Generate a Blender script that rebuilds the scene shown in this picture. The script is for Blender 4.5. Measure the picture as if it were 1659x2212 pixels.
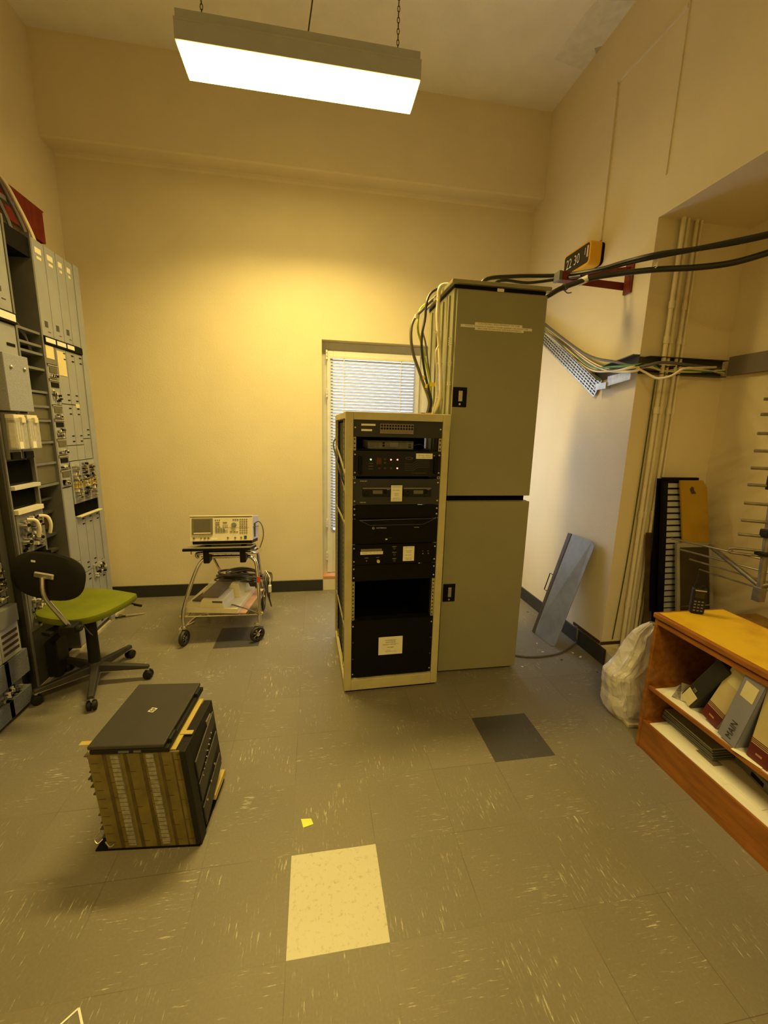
import bpy, bmesh, math, random
from mathutils import Vector as V, Matrix as MX
for o in list(bpy.data.objects): bpy.data.objects.remove(o)
SC=bpy.context.scene; COL=SC.collection
R=math.radians
# ---------------------------------------------------------------- camera
F=895.91; CX,CY=829.5,1106.0; CAM=V((0,0,1.5))
M3=MX(((0.98625160,-0.16352404,0.02382580),(-0.00837087,-0.19343186,-0.98107800),(0.16503851,0.96739031,-0.19214132)))
cam=bpy.data.cameras.new('camera'); co=bpy.data.objects.new('camera',cam); COL.objects.link(co)
cam.sensor_fit='HORIZONTAL'; cam.sensor_width=36; cam.lens=36*F/1659; cam.clip_start=.02
rot=MX((M3[0],-M3[1],-M3[2])).transposed().to_4x4()
co.matrix_world=MX.Translation(CAM)@rot
SC.camera=co
# ---------------------------------------------------------------- light, sky, exposure
SC.view_settings.view_transform='Standard'; SC.view_settings.look='None'
SC.view_settings.exposure=0.15; SC.view_settings.gamma=1
TINT=(1.0,.76,.30)          # warm yellow of the fluorescent fittings
LCOL=(1.0,.745,.225)
LAMP_MAIN=47.0; LAMP_FILL=60.0; SKY=5.2; SPREAD=132
w=bpy.data.worlds.new('world'); SC.world=w; w.use_nodes=True
w.node_tree.nodes['Background'].inputs[0].default_value=(.80,.91,1.10,1)
w.node_tree.nodes['Background'].inputs[1].default_value=SKY
# ---------------------------------------------------------------- measuring helpers (camera ray onto a real plane)
def ray(u,v): return M3.transposed()@V(((u-CX)/F,(v-CY)/F,1))
def PX(u,v,x): d=ray(u,v); return CAM+d*(x/d.x)
def PY(u,v,y): d=ray(u,v); return CAM+d*(y/d.y)
def PZ(u,v,z): d=ray(u,v); return CAM+d*((z-1.5)/d.z)
# ---------------------------------------------------------------- materials
def lin(c): c/=255; return c/12.92 if c<=.04045 else ((c+.055)/1.055)**2.4
def C(r,g,b,k=1.0):         # surface colour of something seen as (r,g,b) under the yellow lamp light
    return tuple(min(.9,max(.002,lin(x)/t*k)) for x,t in zip((r,g,b),TINT))
MATS={}
def mat(name,col,rough=.5,metal=0,var=.08,scale=14,bump=0,bscale=60,emit=None,es=0,spec=.5,dirt=None,stretch=None,trans=0,alpha=1):
    if name in MATS: return MATS[name]
    m=bpy.data.materials.new(name); m.use_nodes=True; nt=m.node_tree; n=nt.nodes; l=nt.links
    b=n['Principled BSDF']; b.inputs['Roughness'].default_value=rough; b.inputs['Metallic'].default_value=metal
    b.inputs['Specular IOR Level'].default_value=spec
    tc=n.new('ShaderNodeTexCoord'); src=tc.outputs['Object']
    if stretch:
        mp=n.new('ShaderNodeMapping'); mp.inputs['Scale'].default_value=stretch; l.new(src,mp.inputs[0]); src=mp.outputs[0]
    nz=n.new('ShaderNodeTexNoise'); nz.inputs['Scale'].default_value=scale; nz.inputs['Detail'].default_value=5
    l.new(src,nz.inputs['Vector'])
    rp=n.new('ShaderNodeValToRGB'); e=rp.color_ramp.elements
    c2=dirt or tuple(x*(1-var) for x in col); e[0].position=.35 if not dirt else .30; e[1].position=.65 if not dirt else .5
    e[0].color=(*c2,1); e[1].color=(*[min(1,x*(1+var*.5)) for x in col],1)
    l.new(nz.outputs['Fac'],rp.inputs[0]); l.new(rp.outputs[0],b.inputs['Base Color'])
    if bump:
        bn=n.new('ShaderNodeTexNoise'); bn.inputs['Scale'].default_value=bscale; bn.inputs['Detail'].default_value=4
        l.new(src,bn.inputs['Vector']); bp=n.new('ShaderNodeBump'); bp.inputs['Strength'].default_value=bump; bp.inputs['Distance'].default_value=.01
        l.new(bn.outputs['Fac'],bp.inputs['Height']); l.new(bp.outputs[0],b.inputs['Normal'])
    if emit: b.inputs['Emission Color'].default_value=(*emit,1); b.inputs['Emission Strength'].default_value=es
    if trans: b.inputs['Transmission Weight'].default_value=trans
    if alpha<1: b.inputs['Alpha'].default_value=alpha
    MATS[name]=m; return m
WALL=mat('wall_paint',(.755,.66,.47),.65,var=.03,scale=3,bump=.12,bscale=90)
CEIL=mat('ceiling_paint',(.86,.83,.78),.8,var=.04,scale=5,bump=.3,bscale=160)
BLACK=mat('black_metal',(.006,.0055,.005),.55,spec=.10)
CHAR=mat('charcoal_paint',C(34,27,13),.5,spec=.15)
CHAR2=mat('dark_grey_paint',C(50,43,25),.5,spec=.25)
VOID=mat('black_recess',(.004,.004,.004),.9,spec=.05)
BEIGE=mat('beige_rack_paint',C(188,158,76),.42,var=.1,scale=9,bump=.05)
BEIGE2=mat('beige_rail',C(160,134,62),.45,var=.2,scale=20)
GREEN=mat('grey_green_enamel',C(140,120,60),.38,var=.05,scale=3,bump=.04,bscale=200)
GREEND=mat('grey_green_edge',C(105,98,55),.45)
GREY=mat('light_grey_enamel',C(150,134,90),.45,var=.06,scale=8)
GREYM=mat('mid_grey_enamel',C(112,98,62),.5,var=.1)
GREYD=mat('dark_grey_steel',C(66,56,30),.5,var=.2)
OLIVE=mat('olive_plate',C(96,80,36),.5,var=.15)
CHROME=mat('chrome',(.75,.73,.70),.22,1,var=.05)
STEEL=mat('brushed_steel',(.52,.50,.46),.38,1,var=.15,scale=30)
DSTEEL=mat('dull_aluminium',(.24,.215,.17),.5,.8,var=.2,scale=40)
PAPER=mat('paper_label',(.80,.76,.62),.7,var=.05,scale=30)
PAPER2=mat('white_paper',(.86,.84,.76),.7,var=.04,scale=10,bump=.1,bscale=20)
INK=mat('ink',(.02,.018,.015),.7)
WHITEI=mat('white_print',(.7,.7,.65),.6)
SCREW=mat('zinc_screw',(.75,.72,.62),.3,.9)
LIME=mat('lime_fabric',(.165,.185,.003),.9,var=.12,scale=12,bump=.25,bscale=500)
PLAST=mat('black_plastic',(.012,.011,.010),.5,spec=.2,bump=.08,bscale=400)
PLASTG=mat('dark_grey_plastic',(.040,.036,.034),.5,spec=.3,bump=.06,bscale=500)
RUBBER=mat('black_rubber',(.02,.02,.02),.6)
RED=mat('red_oxide_paint',(.17,.012,.006),.5,var=.2)
REDW=mat('red_wall_board',(.20,.012,.004),.7,var=.25,scale=25)
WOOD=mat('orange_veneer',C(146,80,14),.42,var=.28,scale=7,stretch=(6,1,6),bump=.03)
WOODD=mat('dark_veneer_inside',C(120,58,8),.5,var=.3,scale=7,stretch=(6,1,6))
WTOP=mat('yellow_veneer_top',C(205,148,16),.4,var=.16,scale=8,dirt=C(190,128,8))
SHELFP=mat('cream_shelf_paper',C(232,200,128),.6,var=.05)
CREAM=mat('cream_plastic',C(236,202,112),.45,var=.06)
CREAML=mat('cream_instrument',C(222,188,108),.45,var=.04)
TAN=mat('tan_circuit_board',C(104,80,22),.5,var=.25,scale=18,bump=.1)
TAND=mat('brown_board_stripe',C(74,52,10),.55,var=.3,scale=22)
TANG=mat('grey_connector',C(138,118,66),.55,var=.3,scale=60,bump=.3,bscale=250)
YELC=mat('yellow_plate',C(186,146,48),.5,var=.12)
CAB=mat('black_cable',(.016,.015,.014),.38)
CABG=mat('grey_cable',C(96,82,55),.5)
CABB=mat('brown_grey_cable',C(90,74,44),.5)
CABC=mat('cream_cable',C(226,190,108),.5)
CABY=mat('yellow_green_cable',C(170,160,20),.5)
YEL=mat('yellow_tape',(.80,.62,.01),.5)
CONC=mat('cable_conduit_paint',(.74,.66,.50),.5,var=.06)
ORANGE=mat('orange_plastic',C(232,156,6),.4,var=.05)
SKIRT=mat('black_skirting',(.028,.027,.026),.35,bump=.05)
BATTEN=mat('cream_batten',C(190,160,85),.6,var=.2)
GALV=mat('galvanised_steel',(.50,.52,.54),.42,.7,var=.2,scale=25)
PANEL=mat('blue_grey_sheet',(.23,.235,.23),.45,0,var=.18,scale=9)
BROWNP=mat('rust_brown_edge',(.07,.045,.018),.6,var=.3)
WFRAME=mat('window_frame_white',(.74,.73,.68),.45,var=.05)
SCRN=mat('crt_glass',C(98,80,45),.25)
BROWN=mat('brown_strip',(.045,.022,.012),.5)
CARDB=mat('yellow_cardboard',C(170,118,8),.75,var=.12,scale=6)
MAROON=mat('maroon_vinyl',(.11,.012,.010),.45)
BINDY=mat('cream_binder',C(196,160,78),.6,var=.08)
BINDG=mat('grey_binder',C(134,118,90),.55,var=.06)
BINDB=mat('charcoal_binder',C(38,31,15),.6,var=.08)
DUSK=mat('dark_screen_panel',C(52,36,8),.6,var=.1)
ALU=mat('aluminium_frame',C(160,138,84),.4,.3)
TROUT=mat('brown_grey_trunking',C(120,98,60),.5,var=.06)
SLATE=mat('slate_trunking',(.10,.105,.11),.5)
LEDG=mat('led_green_lit',(.3,.8,.2),.3,emit=(.55,1,.35),es=2.2)
LEDR=mat('led_red_lit',(.8,.1,.08),.3,emit=(1,.32,.25),es=2.6)
STICK=mat('sticky_yellow',(.80,.86,.12),.7)
WIREW=mat('white_strip',C(250,225,140),.6)
def glassmat(name,tint,rough,tf,crinkle=0):
    m=bpy.data.materials.new(name); m.use_nodes=True; nt=m.node_tree; n=nt.nodes; l=nt.links
    b=n['Principled BSDF']; b.inputs['Base Color'].default_value=(*tint,1); b.inputs['Roughness'].default_value=rough
    t=n.new('ShaderNodeBsdfTransparent'); mx=n.new('ShaderNodeMixShader'); mx.inputs[0].default_value=tf
    nz=n.new('ShaderNodeTexNoise'); nz.inputs['Scale'].default_value=9; mr=n.new('ShaderNodeMapRange')
    mr.inputs['To Min'].default_value=tf*.75; mr.inputs['To Max'].default_value=min(1,tf*1.25); l.new(nz.outputs['Fac'],mr.inputs['Value']); l.new(mr.outputs[0],mx.inputs[0])
    if crinkle:
        vz=n.new('ShaderNodeTexVoronoi'); vz.inputs['Scale'].default_value=16; vz.feature='F1'
        nz2=n.new('ShaderNodeTexNoise'); nz2.inputs['Scale'].default_value=11; nz2.inputs['Detail'].default_value=6; nz2.inputs['Distortion'].default_value=1.2
        tcx=n.new('ShaderNodeTexCoord'); l.new(tcx.outputs['Object'],nz2.inputs['Vector']); l.new(tcx.outputs['Object'],vz.inputs['Vector'])
        ad=n.new('ShaderNodeMath'); ad.operation='ADD'; l.new(vz.outputs['Distance'],ad.inputs[0]); l.new(nz2.outputs['Fac'],ad.inputs[1])
        bp=n.new('ShaderNodeBump'); bp.inputs['Strength'].default_value=crinkle; bp.inputs['Distance'].default_value=.02; l.new(ad.outputs[0],bp.inputs['Height']); l.new(bp.outputs[0],b.inputs['Normal'])
        b.inputs['Subsurface Weight'].default_value=0; b.inputs['Specular IOR Level'].default_value=.9
    l.new(b.outputs[0],mx.inputs[1]); l.new(t.outputs[0],mx.inputs[2]); l.new(mx.outputs[0],n['Material Output'].inputs['Surface']); return m
GLASS=glassmat('window_glass',(.8,.85,.85),.05,.88)
CLEAR=glassmat('clear_plastic_cover',(.74,.72,.68),.12,.55)
BAGM=glassmat('milky_polythene',(.90,.87,.82),.14,.42,.8)
# diffuser of the fluorescent fitting
def lampmat(name,s):
    m=bpy.data.materials.new(name); m.use_nodes=True; n=m.node_tree.nodes; l=m.node_tree.links
    e=n.new('ShaderNodeEmission'); e.inputs[0].default_value=(*LCOL,1); e.inputs[1].default_value=s
    l.new(e.outputs[0],n['Material Output'].inputs['Surface']); return m
# blinds: thin translucent slats
def blindmat():
    m=bpy.data.materials.new('blind_slat'); m.use_nodes=True; n=m.node_tree.nodes; l=m.node_tree.links
    b=n['Principled BSDF']; b.inputs['Base Color'].default_value=(.42,.45,.55,1); b.inputs['Roughness'].default_value=.5
    t=n.new('ShaderNodeBsdfTranslucent'); t.inputs[0].default_value=(.8,.84,.9,1)
    nz=n.new('ShaderNodeTexNoise'); nz.inputs['Scale'].default_value=6; mr=n.new('ShaderNodeMapRange'); mr.inputs['To Min'].default_value=.05; mr.inputs['To Max'].default_value=.08
    mx=n.new('ShaderNodeMixShader'); l.new(nz.outputs['Fac'],mr.inputs['Value']); l.new(mr.outputs[0],mx.inputs[0]); l.new(b.outputs[0],mx.inputs[1]); l.new(t.outputs[0],mx.inputs[2])
    l.new(mx.outputs[0],n['Material Output'].inputs['Surface']); return m
BLIND=blindmat()
# floor: vinyl tiles with white flecks whose grain turns from tile to tile
TS=.304; TX0,TY0=-.092,1.252
def floormat():
    m=bpy.data.materials.new('vinyl_tile_floor'); m.use_nodes=True; nt=m.node_tree; n=nt.nodes; l=nt.links
    b=n['Principled BSDF']; tc=n.new('ShaderNodeTexCoord'); sp=n.new('ShaderNodeSeparateXYZ'); l.new(tc.outputs['Object'],sp.inputs[0])
    def mth(op,a,bb=None,c=None):
        x=n.new('ShaderNodeMath'); x.operation=op
        for i,q in enumerate((a,bb,c)):
            if q is None: continue
            if isinstance(q,(int,float)): x.inputs[i].default_value=q
            else: l.new(q,x.inputs[i])
        return x.outputs[0]
    X,Y=sp.outputs[0],sp.outputs[1]
    ux=mth('DIVIDE',mth('SUBTRACT',X,TX0),TS); uy=mth('DIVIDE',mth('SUBTRACT',Y,TY0),TS)
    ix=mth('FLOOR',ux); iy=mth('FLOOR',uy); fx=mth('SUBTRACT',ux,ix); fy=mth('SUBTRACT',uy,iy)
    par=mth('GREATER_THAN',mth('FRACT',mth('ADD',mth('MULTIPLY',mth('ADD',ix,iy),.5),.01)),.3)
    cell=n.new('ShaderNodeCombineXYZ'); l.new(ix,cell.inputs[0]); l.new(iy,cell.inputs[1])
    wn=n.new('ShaderNodeTexWhiteNoise'); wn.noise_dimensions='3D'; l.new(cell.outputs[0],wn.inputs['Vector'])
    rnd=wn.outputs['Value']
    def streak(sx,sy,off):
        mp=n.new('ShaderNodeMapping'); mp.inputs['Scale'].default_value=(sx,sy,1); mp.inputs['Location'].default_value=(off,off,0)
        mp.inputs['Rotation'].default_value=(0,0,.05); l.new(tc.outputs['Object'],mp.inputs[0])
        z=n.new('ShaderNodeTexNoise'); z.inputs['Scale'].default_value=1; z.inputs['Detail'].default_value=6; z.inputs['Roughness'].default_value=.65
        l.new(mp.outputs[0],z.inputs['Vector']); return z.outputs['Fac']
    a=streak(17,170,3.1); c=streak(170,17,7.7)
    mixs=mth('ADD',mth('MULTIPLY',a,par),mth('MULTIPLY',c,mth('SUBTRACT',1,par)))
    cl=n.new('ShaderNodeTexNoise'); cl.inputs['Scale'].default_value=5.5; cl.inputs['Detail'].default_value=3; l.new(tc.outputs['Object'],cl.inputs['Vector'])
    thr=mth('SUBTRACT',.828,mth('MULTIPLY',cl.outputs['Fac'],.36))
    gr=n.new('ShaderNodeTexNoise'); gr.inputs['Scale'].default_value=55; gr.inputs['Detail'].default_value=2; l.new(tc.outputs['Object'],gr.inputs['Vector'])
    st=mth('MULTIPLY',mth('SUBTRACT',mixs,mth('ADD',thr,mth('MULTIPLY',mth('SUBTRACT',gr.outputs['Fac'],.5),.16))),26); st=mth('MINIMUM',mth('MAXIMUM',st,0),1)
    faint=mth('MINIMUM',mth('MAXIMUM',mth('MULTIPLY',mth('SUBTRACT',mixs,mth('SUBTRACT',thr,.05)),7),0),.28)
    st=mth('MAXIMUM',mth('MULTIPLY',st,1.25),faint)
    wear=n.new('ShaderNodeTexNoise'); wear.inputs['Scale'].default_value=2.2; wear.inputs['Detail'].default_value=8; wear.inputs['Roughness'].default_value=.6
    l.new(tc.outputs['Object'],wear.inputs['Vector'])
    fine=n.new('ShaderNodeTexNoise'); fine.inputs['Scale'].default_value=120; fine.inputs['Detail'].default_value=4; l.new(tc.outputs['Object'],fine.inputs['Vector'])
    val=mth('ADD',mth('ADD',.64,mth('MULTIPLY',rnd,.07)),mth('ADD',mth('MULTIPLY',wear.outputs['Fac'],.26),mth('MULTIPLY',fine.outputs['Fac'],.30)))
    def rgb(col):
        x=n.new('ShaderNodeRGB'); x.outputs[0].default_value=(*col,1); return x.outputs[0]
    def mixc(f,p,q,op='MIX'):
        x=n.new('ShaderNodeMix'); x.data_type='RGBA'; x.blend_type=op
        if isinstance(f,(int,float)): x.inputs[0].default_value=f
        else: l.new(f,x.inputs[0])
        l.new(p,x.inputs[6]); l.new(q,x.inputs[7]); return x.outputs[2]
    def is_tile(i,j):
        return mth('MULTIPLY',mth('COMPARE',ix,i,.4),mth('COMPARE',iy,j,.4))
    base=rgb((.198,.175,.128))
    dark=mth('MAXIMUM',is_tile(3,1),is_tile(-2,5)); light=is_tile(0,-1)
    base=mixc(dark,base,rgb((.058,.054,.056)))
    vs=n.new('ShaderNodeVectorMath'); vs.operation='SCALE'; l.new(base,vs.inputs[0]); l.new(val,vs.inputs['Scale']); base=vs.outputs[0]
    lt=n.new('ShaderNodeValToRGB'); ee=lt.color_ramp.elements; ee[0].position=.30; ee[0].color=(.42,.38,.26,1); ee[1].position=.46; ee[1].color=(.60,.57,.45,1)
    ln=n.new('ShaderNodeTexNoise'); ln.inputs['Scale'].default_value=60; ln.inputs['Detail'].default_value=8; ln.inputs['Roughness'].default_value=.7; l.new(tc.outputs['Object'],ln.inputs['Vector']); l.new(ln.outputs['Fac'],lt.inputs[0])
    base=mixc(light,base,lt.outputs[0])
    notsp=mth('SUBTRACT',1,mth('MAXIMUM',light,mth('MULTIPLY',dark,.8)))
    base=mixc(mth('MULTIPLY',mth('MULTIPLY',st,.55),notsp),base,rgb((.62,.60,.48)))
    dx=mth('MINIMUM',fx,mth('SUBTRACT',1,fx)); dy=mth('MINIMUM',fy,mth('SUBTRACT',1,fy)); d=mth('MINIMUM',dx,dy)
    seam=mth('LESS_THAN',d,.0034)
    sn=n.new('ShaderNodeTexNoise'); sn.inputs['Scale'].default_value=2.1; l.new(tc.outputs['Object'],sn.inputs['Vector'])
    seam=mth('MULTIPLY',seam,mth('MINIMUM',mth('MAXIMUM',mth('MULTIPLY',mth('SUBTRACT',sn.outputs['Fac'],.48),6),.12),.62))
    base=mixc(seam,base,rgb((.06,.05,.03)))
    l.new(base,b.inputs['Base Color'])
    rr=mth('ADD',.30,mth('MULTIPLY',wear.outputs['Fac'],.35)); l.new(rr,b.inputs['Roughness']); b.inputs['Specular IOR Level'].default_value=.4
    bp=n.new('ShaderNodeBump'); bp.inputs['Strength'].default_value=.15; bp.inputs['Distance'].default_value=.004; l.new(wear.outputs['Fac'],bp.inputs['Height']); l.new(bp.outputs[0],b.inputs['Normal'])
    return m
FLOOR=floormat()
# ---------------------------------------------------------------- geometry helpers
ORG={}
class MB:
    def __init__(s,T=None): s.bm=bmesh.new(); s.T=T or MX.Identity(4); s.sm=set()
    def _v(s,p): return s.bm.verts.new(s.T@V(p))
    def box(s,a,b,R3=None,c=None):
        x0,y0,z0=[min(a[i],b[i]) for i in range(3)]; x1,y1,z1=[max(a[i],b[i]) for i in range(3)]
        P=[V((x,y,z)) for x in (x0,x1) for y in (y0,y1) for z in (z0,z1)]
        if R3 is not None:
            cc=V(c) if c is not None else (V(a)+V(b))/2
            P=[cc+R3@(p-cc) for p in P]
        v=[s._v(p) for p in P]
        for f in ((0,1,3,2),(4,6,7,5),(0,4,5,1),(2,3,7,6),(0,2,6,4),(1,5,7,3)): s.bm.faces.new([v[i] for i in f])
        return s
    def hexa(s,P):   # 8 points: 4 bottom ring, 4 top ring
        v=[s._v(p) for p in P]
        for f in ((3,2,1,0),(4,5,6,7),(0,1,5,4),(1,2,6,5),(2,3,7,6),(3,0,4,7)): s.bm.faces.new([v[i] for i in f])
        return s
    def quad(s,P): s.bm.faces.new([s._v(p) for p in P]); return s
    def slab(s,P,n):  # flat polygon thickened by vector n
        n=V(n); a=[s._v(p) for p in P]; b=[s._v(V(p)+n) for p in P]; k=len(P)
        s.bm.faces.new(a[::-1]); s.bm.faces.new(b)
        for i in range(k): s.bm.faces.new([a[i],a[(i+1)%k],b[(i+1)%k],b[i]])
        return s
    def ring(s,c,d1,d2,r,n): return [s._v(V(c)+d1*(r*math.cos(2*math.pi*i/n))+d2*(r*math.sin(2*math.pi*i/n))) for i in range(n)]
    def cyl(s,p0,p1,r,r2=None,n=14):
        p0,p1=V(p0),V(p1); d=(p1-p0).normalized(); u=d.orthogonal().normalized(); w_=d.cross(u)
        A=s.ring(p0,u,w_,r,n); B=s.ring(p1,u,w_,r2 if r2 is not None else r,n)
        for i in range(n): s.bm.faces.new([A[i],A[(i+1)%n],B[(i+1)%n],B[i]])
        s.bm.faces.new(A[::-1]); s.bm.faces.new(B); return s
    def lathe(s,p0,d,prof,n=20):
        p0=V(p0); d=V(d).normalized(); u=d.orthogonal().normalized(); w_=d.cross(u); rs=[s.ring(p0+d*h,u,w_,max(r,.0002),n) for r,h in prof]
        for A,B in zip(rs,rs[1:]):
            for i in range(n): s.bm.faces.new([A[i],A[(i+1)%n],B[(i+1)%n],B[i]])
        s.bm.faces.new(rs[0][::-1]); s.bm.faces.new(rs[-1]); return s
    def tube(s,pts,r,n=8,sub=6,closed=False,smooth=True):
        P=[V(p) for p in pts]
        if smooth and len(P)>2:
            Q=[]; k=len(P)
            for i in range(k if closed else k-1):
                if closed: a,b,c,d=P[(i-1)%k],P[i],P[(i+1)%k],P[(i+2)%k]
                else: a,b,c,d=P[max(i-1,0)],P[i],P[i+1],P[min(i+2,k-1)]
                for j in range(sub):
                    t=j/sub; Q.append(.5*((2*b)+(c-a)*t+(2*a-5*b+4*c-d)*t*t+(3*b-a-3*c+d)*t**3))
            if not closed: Q.append(P[-1])
            P=Q
        k=len(P); rings=[]; u=None
        for i in range(k):
            a=P[i-1] if (i>0 or closed) else P[i]; b=P[(i+1)%k] if (i<k-1 or closed) else P[i]
            d=(b-a); d=d.normalized() if d.length>1e-9 else V((0,0,1))
            u=d.orthogonal().normalized() if u is None else (u-d*u.dot(d)).normalized()
            rings.append(s.ring(P[i],u,d.cross(u),r,n))
        for i in range(k if closed else k-1):
            A,B=rings[i],rings[(i+1)%k]
            if closed and i==k-1:   # align seam
                o=min(range(n),key=lambda q:(B[q].co-A[0].co).length); B=B[o:]+B[:o]
            for j in range(n): s.bm.faces.new([A[j],A[(j+1)%n],B[(j+1)%n],B[j]])
        if not closed: s.bm.faces.new(rings[0][::-1]); s.bm.faces.new(rings[-1])
        return s
    def grid(s,fn,nu,nv):
        g=[[s._v(fn(i/nu,j/nv)) for j in range(nv+1)] for i in range(nu+1)]
        for i in range(nu):
            for j in range(nv): s.bm.faces.new([g[i][j],g[i+1][j],g[i+1][j+1],g[i][j+1]])
        return s
def base_of(bm):
    c=[v.co for v in bm.verts]
    return V(((min(v.x for v in c)+max(v.x for v in c))/2,(min(v.y for v in c)+max(v.y for v in c))/2,min(v.z for v in c)))
def obj(name,mb,m,parent=None,bevel=0,smooth=False,label=None,solid=0,seg=2,subsurf=0):
    bm=mb.bm; org=ORG[parent.name] if parent else (V((0,0,0)) if name=='floor' else base_of(bm))
    bmesh.ops.recalc_face_normals(bm,faces=bm.faces)
    for v in bm.verts: v.co-=org
    me=bpy.data.meshes.new(name); bm.to_mesh(me); bm.free()
    o=bpy.data.objects.new(name,me); COL.objects.link(o); me.materials.append(m); ORG[o.name]=org
    if parent: o.parent=parent
    else: o.location=org
    if smooth:
        for p in me.polygons: p.use_smooth=True
        if not subsurf:
            me.set_sharp_from_angle(angle=R(40))
    if solid: q=o.modifiers.new('solid','SOLIDIFY'); q.thickness=solid; q.offset=0
    if bevel: q=o.modifiers.new('bevel','BEVEL'); q.width=bevel; q.segments=seg; q.limit_method='ANGLE'; q.angle_limit=R(40)
    if subsurf: q=o.modifiers.new('sub','SUBSURF'); q.levels=subsurf; q.render_levels=subsurf
    if label: o['label']=label
    return o
def thing(name,label,cat,loc,group=None):
    o=bpy.data.objects.new(name,None); COL.objects.link(o); o.empty_display_size=.1; o.location=V(loc); ORG[o.name]=V(loc)
    o['label']=label; o['category']=cat
    if group: o['group']=group
    return o
def tag(o,label,cat,group=None,kind=None):
    o['label']=label; o['category']=cat
    if group: o['group']=group
    if kind: o['kind']=kind
    return o
def struct(name,mb,m,**k): o=obj(name,mb,m,**k); o['kind']='structure'; o['label']=k.get('label') or name.replace('_',' '); return o
def text(s,parent,o,ux,uz,h,m,name='lettering',w=None,center=True):
    """writing on a surface: o = middle of the text, ux reading direction, uz up direction, h letter height"""
    cu=bpy.data.curves.new('t','FONT'); cu.body=s; cu.size=1; cu.align_x='CENTER' if center else 'LEFT'; cu.align_y='CENTER'; cu.resolution_u=2
    t=bpy.data.objects.new('t',cu); COL.objects.link(t); bpy.context.view_layer.update()
    me=bpy.data.meshes.new_from_object(t.evaluated_get(bpy.context.evaluated_depsgraph_get()))
    bpy.data.objects.remove(t); bpy.data.curves.remove(cu)
    ux=V(ux).normalized(); uz=V(uz).normalized(); ny=ux.cross(uz)
    xs=[v.co.x for v in me.vertices]; wid=max(xs)-min(xs); sy=h/.72; sx=sy if w is None else w/wid
    org=ORG[parent.name]
    for v in me.vertices: v.co=V(o)+ux*(v.co.x*sx)+uz*(v.co.y*sy)+ny*.0006-org
    me.name=name; ob=bpy.data.objects.new(name,me); COL.objects.link(ob); me.materials.clear(); me.materials.append(m); ob.parent=parent; ORG[ob.name]=org
    return ob
def copy_tree(o,parent=None):
    c=o.copy(); COL.objects.link(c); ORG[c.name]=ORG[o.name]
    if parent: c.parent=parent
    for ch in list(o.children): copy_tree(ch,c)
    return c
def rng(seed): return random.Random(seed)
X3,Y3,Z3=V((1,0,0)),V((0,1,0)),V((0,0,1))
# ================================================================ ROOM
XL,XR,YB,YF,H=-1.83,1.90,3.77,-3.2,4.03
NY,ND,NT,NS=2.298,2.50,2.70,.10       # niche: far jamb, depth, head, sill
WX0,WX1,WZ0,WZ1,WD=.072,1.62,.12,2.248,.14
struct('floor',MB().box((XL-.2,YF-.2,-.1),(ND+.2,YB+.3,0)),FLOOR)
struct('ceiling',MB().box((XL-.2,YF-.2,H),(ND+.2,YB+.3,H+.1)),CEIL)
m=MB()
m.box((XL-.2,YB,0),(WX0,YB+.25,H)); m.box((WX1,YB,0),(XR+.2,YB+.25,H)); m.box((WX0,YB,WZ1),(WX1,YB+.25,H)); m.box((WX0,YB,0),(WX1,YB+.25,WZ0))
# bulkhead under the ceiling, soft lower edge
prof=[(0,H),(-.165,H),(-.165,3.422),(-.160,3.412),(-.155,3.410),(-.03,3.408),(-.008,3.400),(0,3.385)]
n0=[m._v((XL,YB+a,b)) for a,b in prof]; n1=[m._v((XR,YB+a,b)) for a,b in prof]
for i in range(len(prof)-1): m.bm.faces.new([n0[i],n0[i+1],n1[i+1],n1[i]])
struct('wall_back',m,WALL)
m=MB().box((XL-.2,YF,0),(XL,YB,H)); struct('wall_left',m,WALL)
m=MB().box((XL-.2,YF-.2,0),(ND+.2,YF,H)); struct('wall_front',m,WALL)
m=MB(); m.box((XR,NY,0),(ND+.2,YB,H)); m.box((XR,YF,NT),(ND+.2,NY,H)); m.box((ND,YF,0),(ND+.2,NY,NT)); m.box((XR,YF,0),(ND,-1.2,NT))
struct('wall_right',m,WALL)
struct('trim_1',MB().box((XR,-1.2,0),(ND,NY,NS)),mat('worn_cream_ledge',C(214,180,92),.6,var=.2,scale=8,dirt=C(170,130,50)),bevel=.004)
m=MB(); m.box((XR-.007,2.53-.22,.118),(XR,2.60,.138)); m.box((XR-.007,NY-.007,.118),(XR+.25,NY,.138))
struct('trim_2',m,BROWN)
struct('baseboard_back',MB().box((XL,YB-.014,0),(WX0,YB,.108)).box((WX1,YB-.014,0),(XR,YB,.108)),SKIRT,bevel=.003)
struct('baseboard_right',MB().box((XR-.014,2.50,0),(XR,YB-.014,.108)).box((XR-.014,NY-.06,0),(XR-.002,2.498,.112)),SKIRT,bevel=.003)
struct('baseboard_left',MB().box((XL,3.5,0),(XL+.014,YB-.014,.108)),SKIRT,bevel=.003)
struct('trim_3',MB().box((-1.60,.2,0),(-1.548,3.50,.026)),BATTEN,bevel=.003)
# water stained patch of plaster on the ceiling by the right wall
p=[PZ(u,v,H) for u,v in((1197,128),(1277,158),(1290,128),(1284,103),(1330,92),(1400,0),(1290,0),(1265,28))]
struct('trim_4',MB().slab([q+V((0,0,-.0015)) for q in p],(0,0,.001)),mat('repaired_plaster',(.80,.78,.72),.85,bump=.3,bscale=140))
p=[PZ(u,v,H) for u,v in((1290,128),(1284,103),(1330,92),(1355,58),(1375,40),(1330,100),(1291,153))]
struct('trim_5',MB().slab([q+V((0,0,-.0016)) for q in p],(0,0,.0005)),mat('damp_plaster',(.50,.46,.40),.9,bump=.3,bscale=140))
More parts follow.
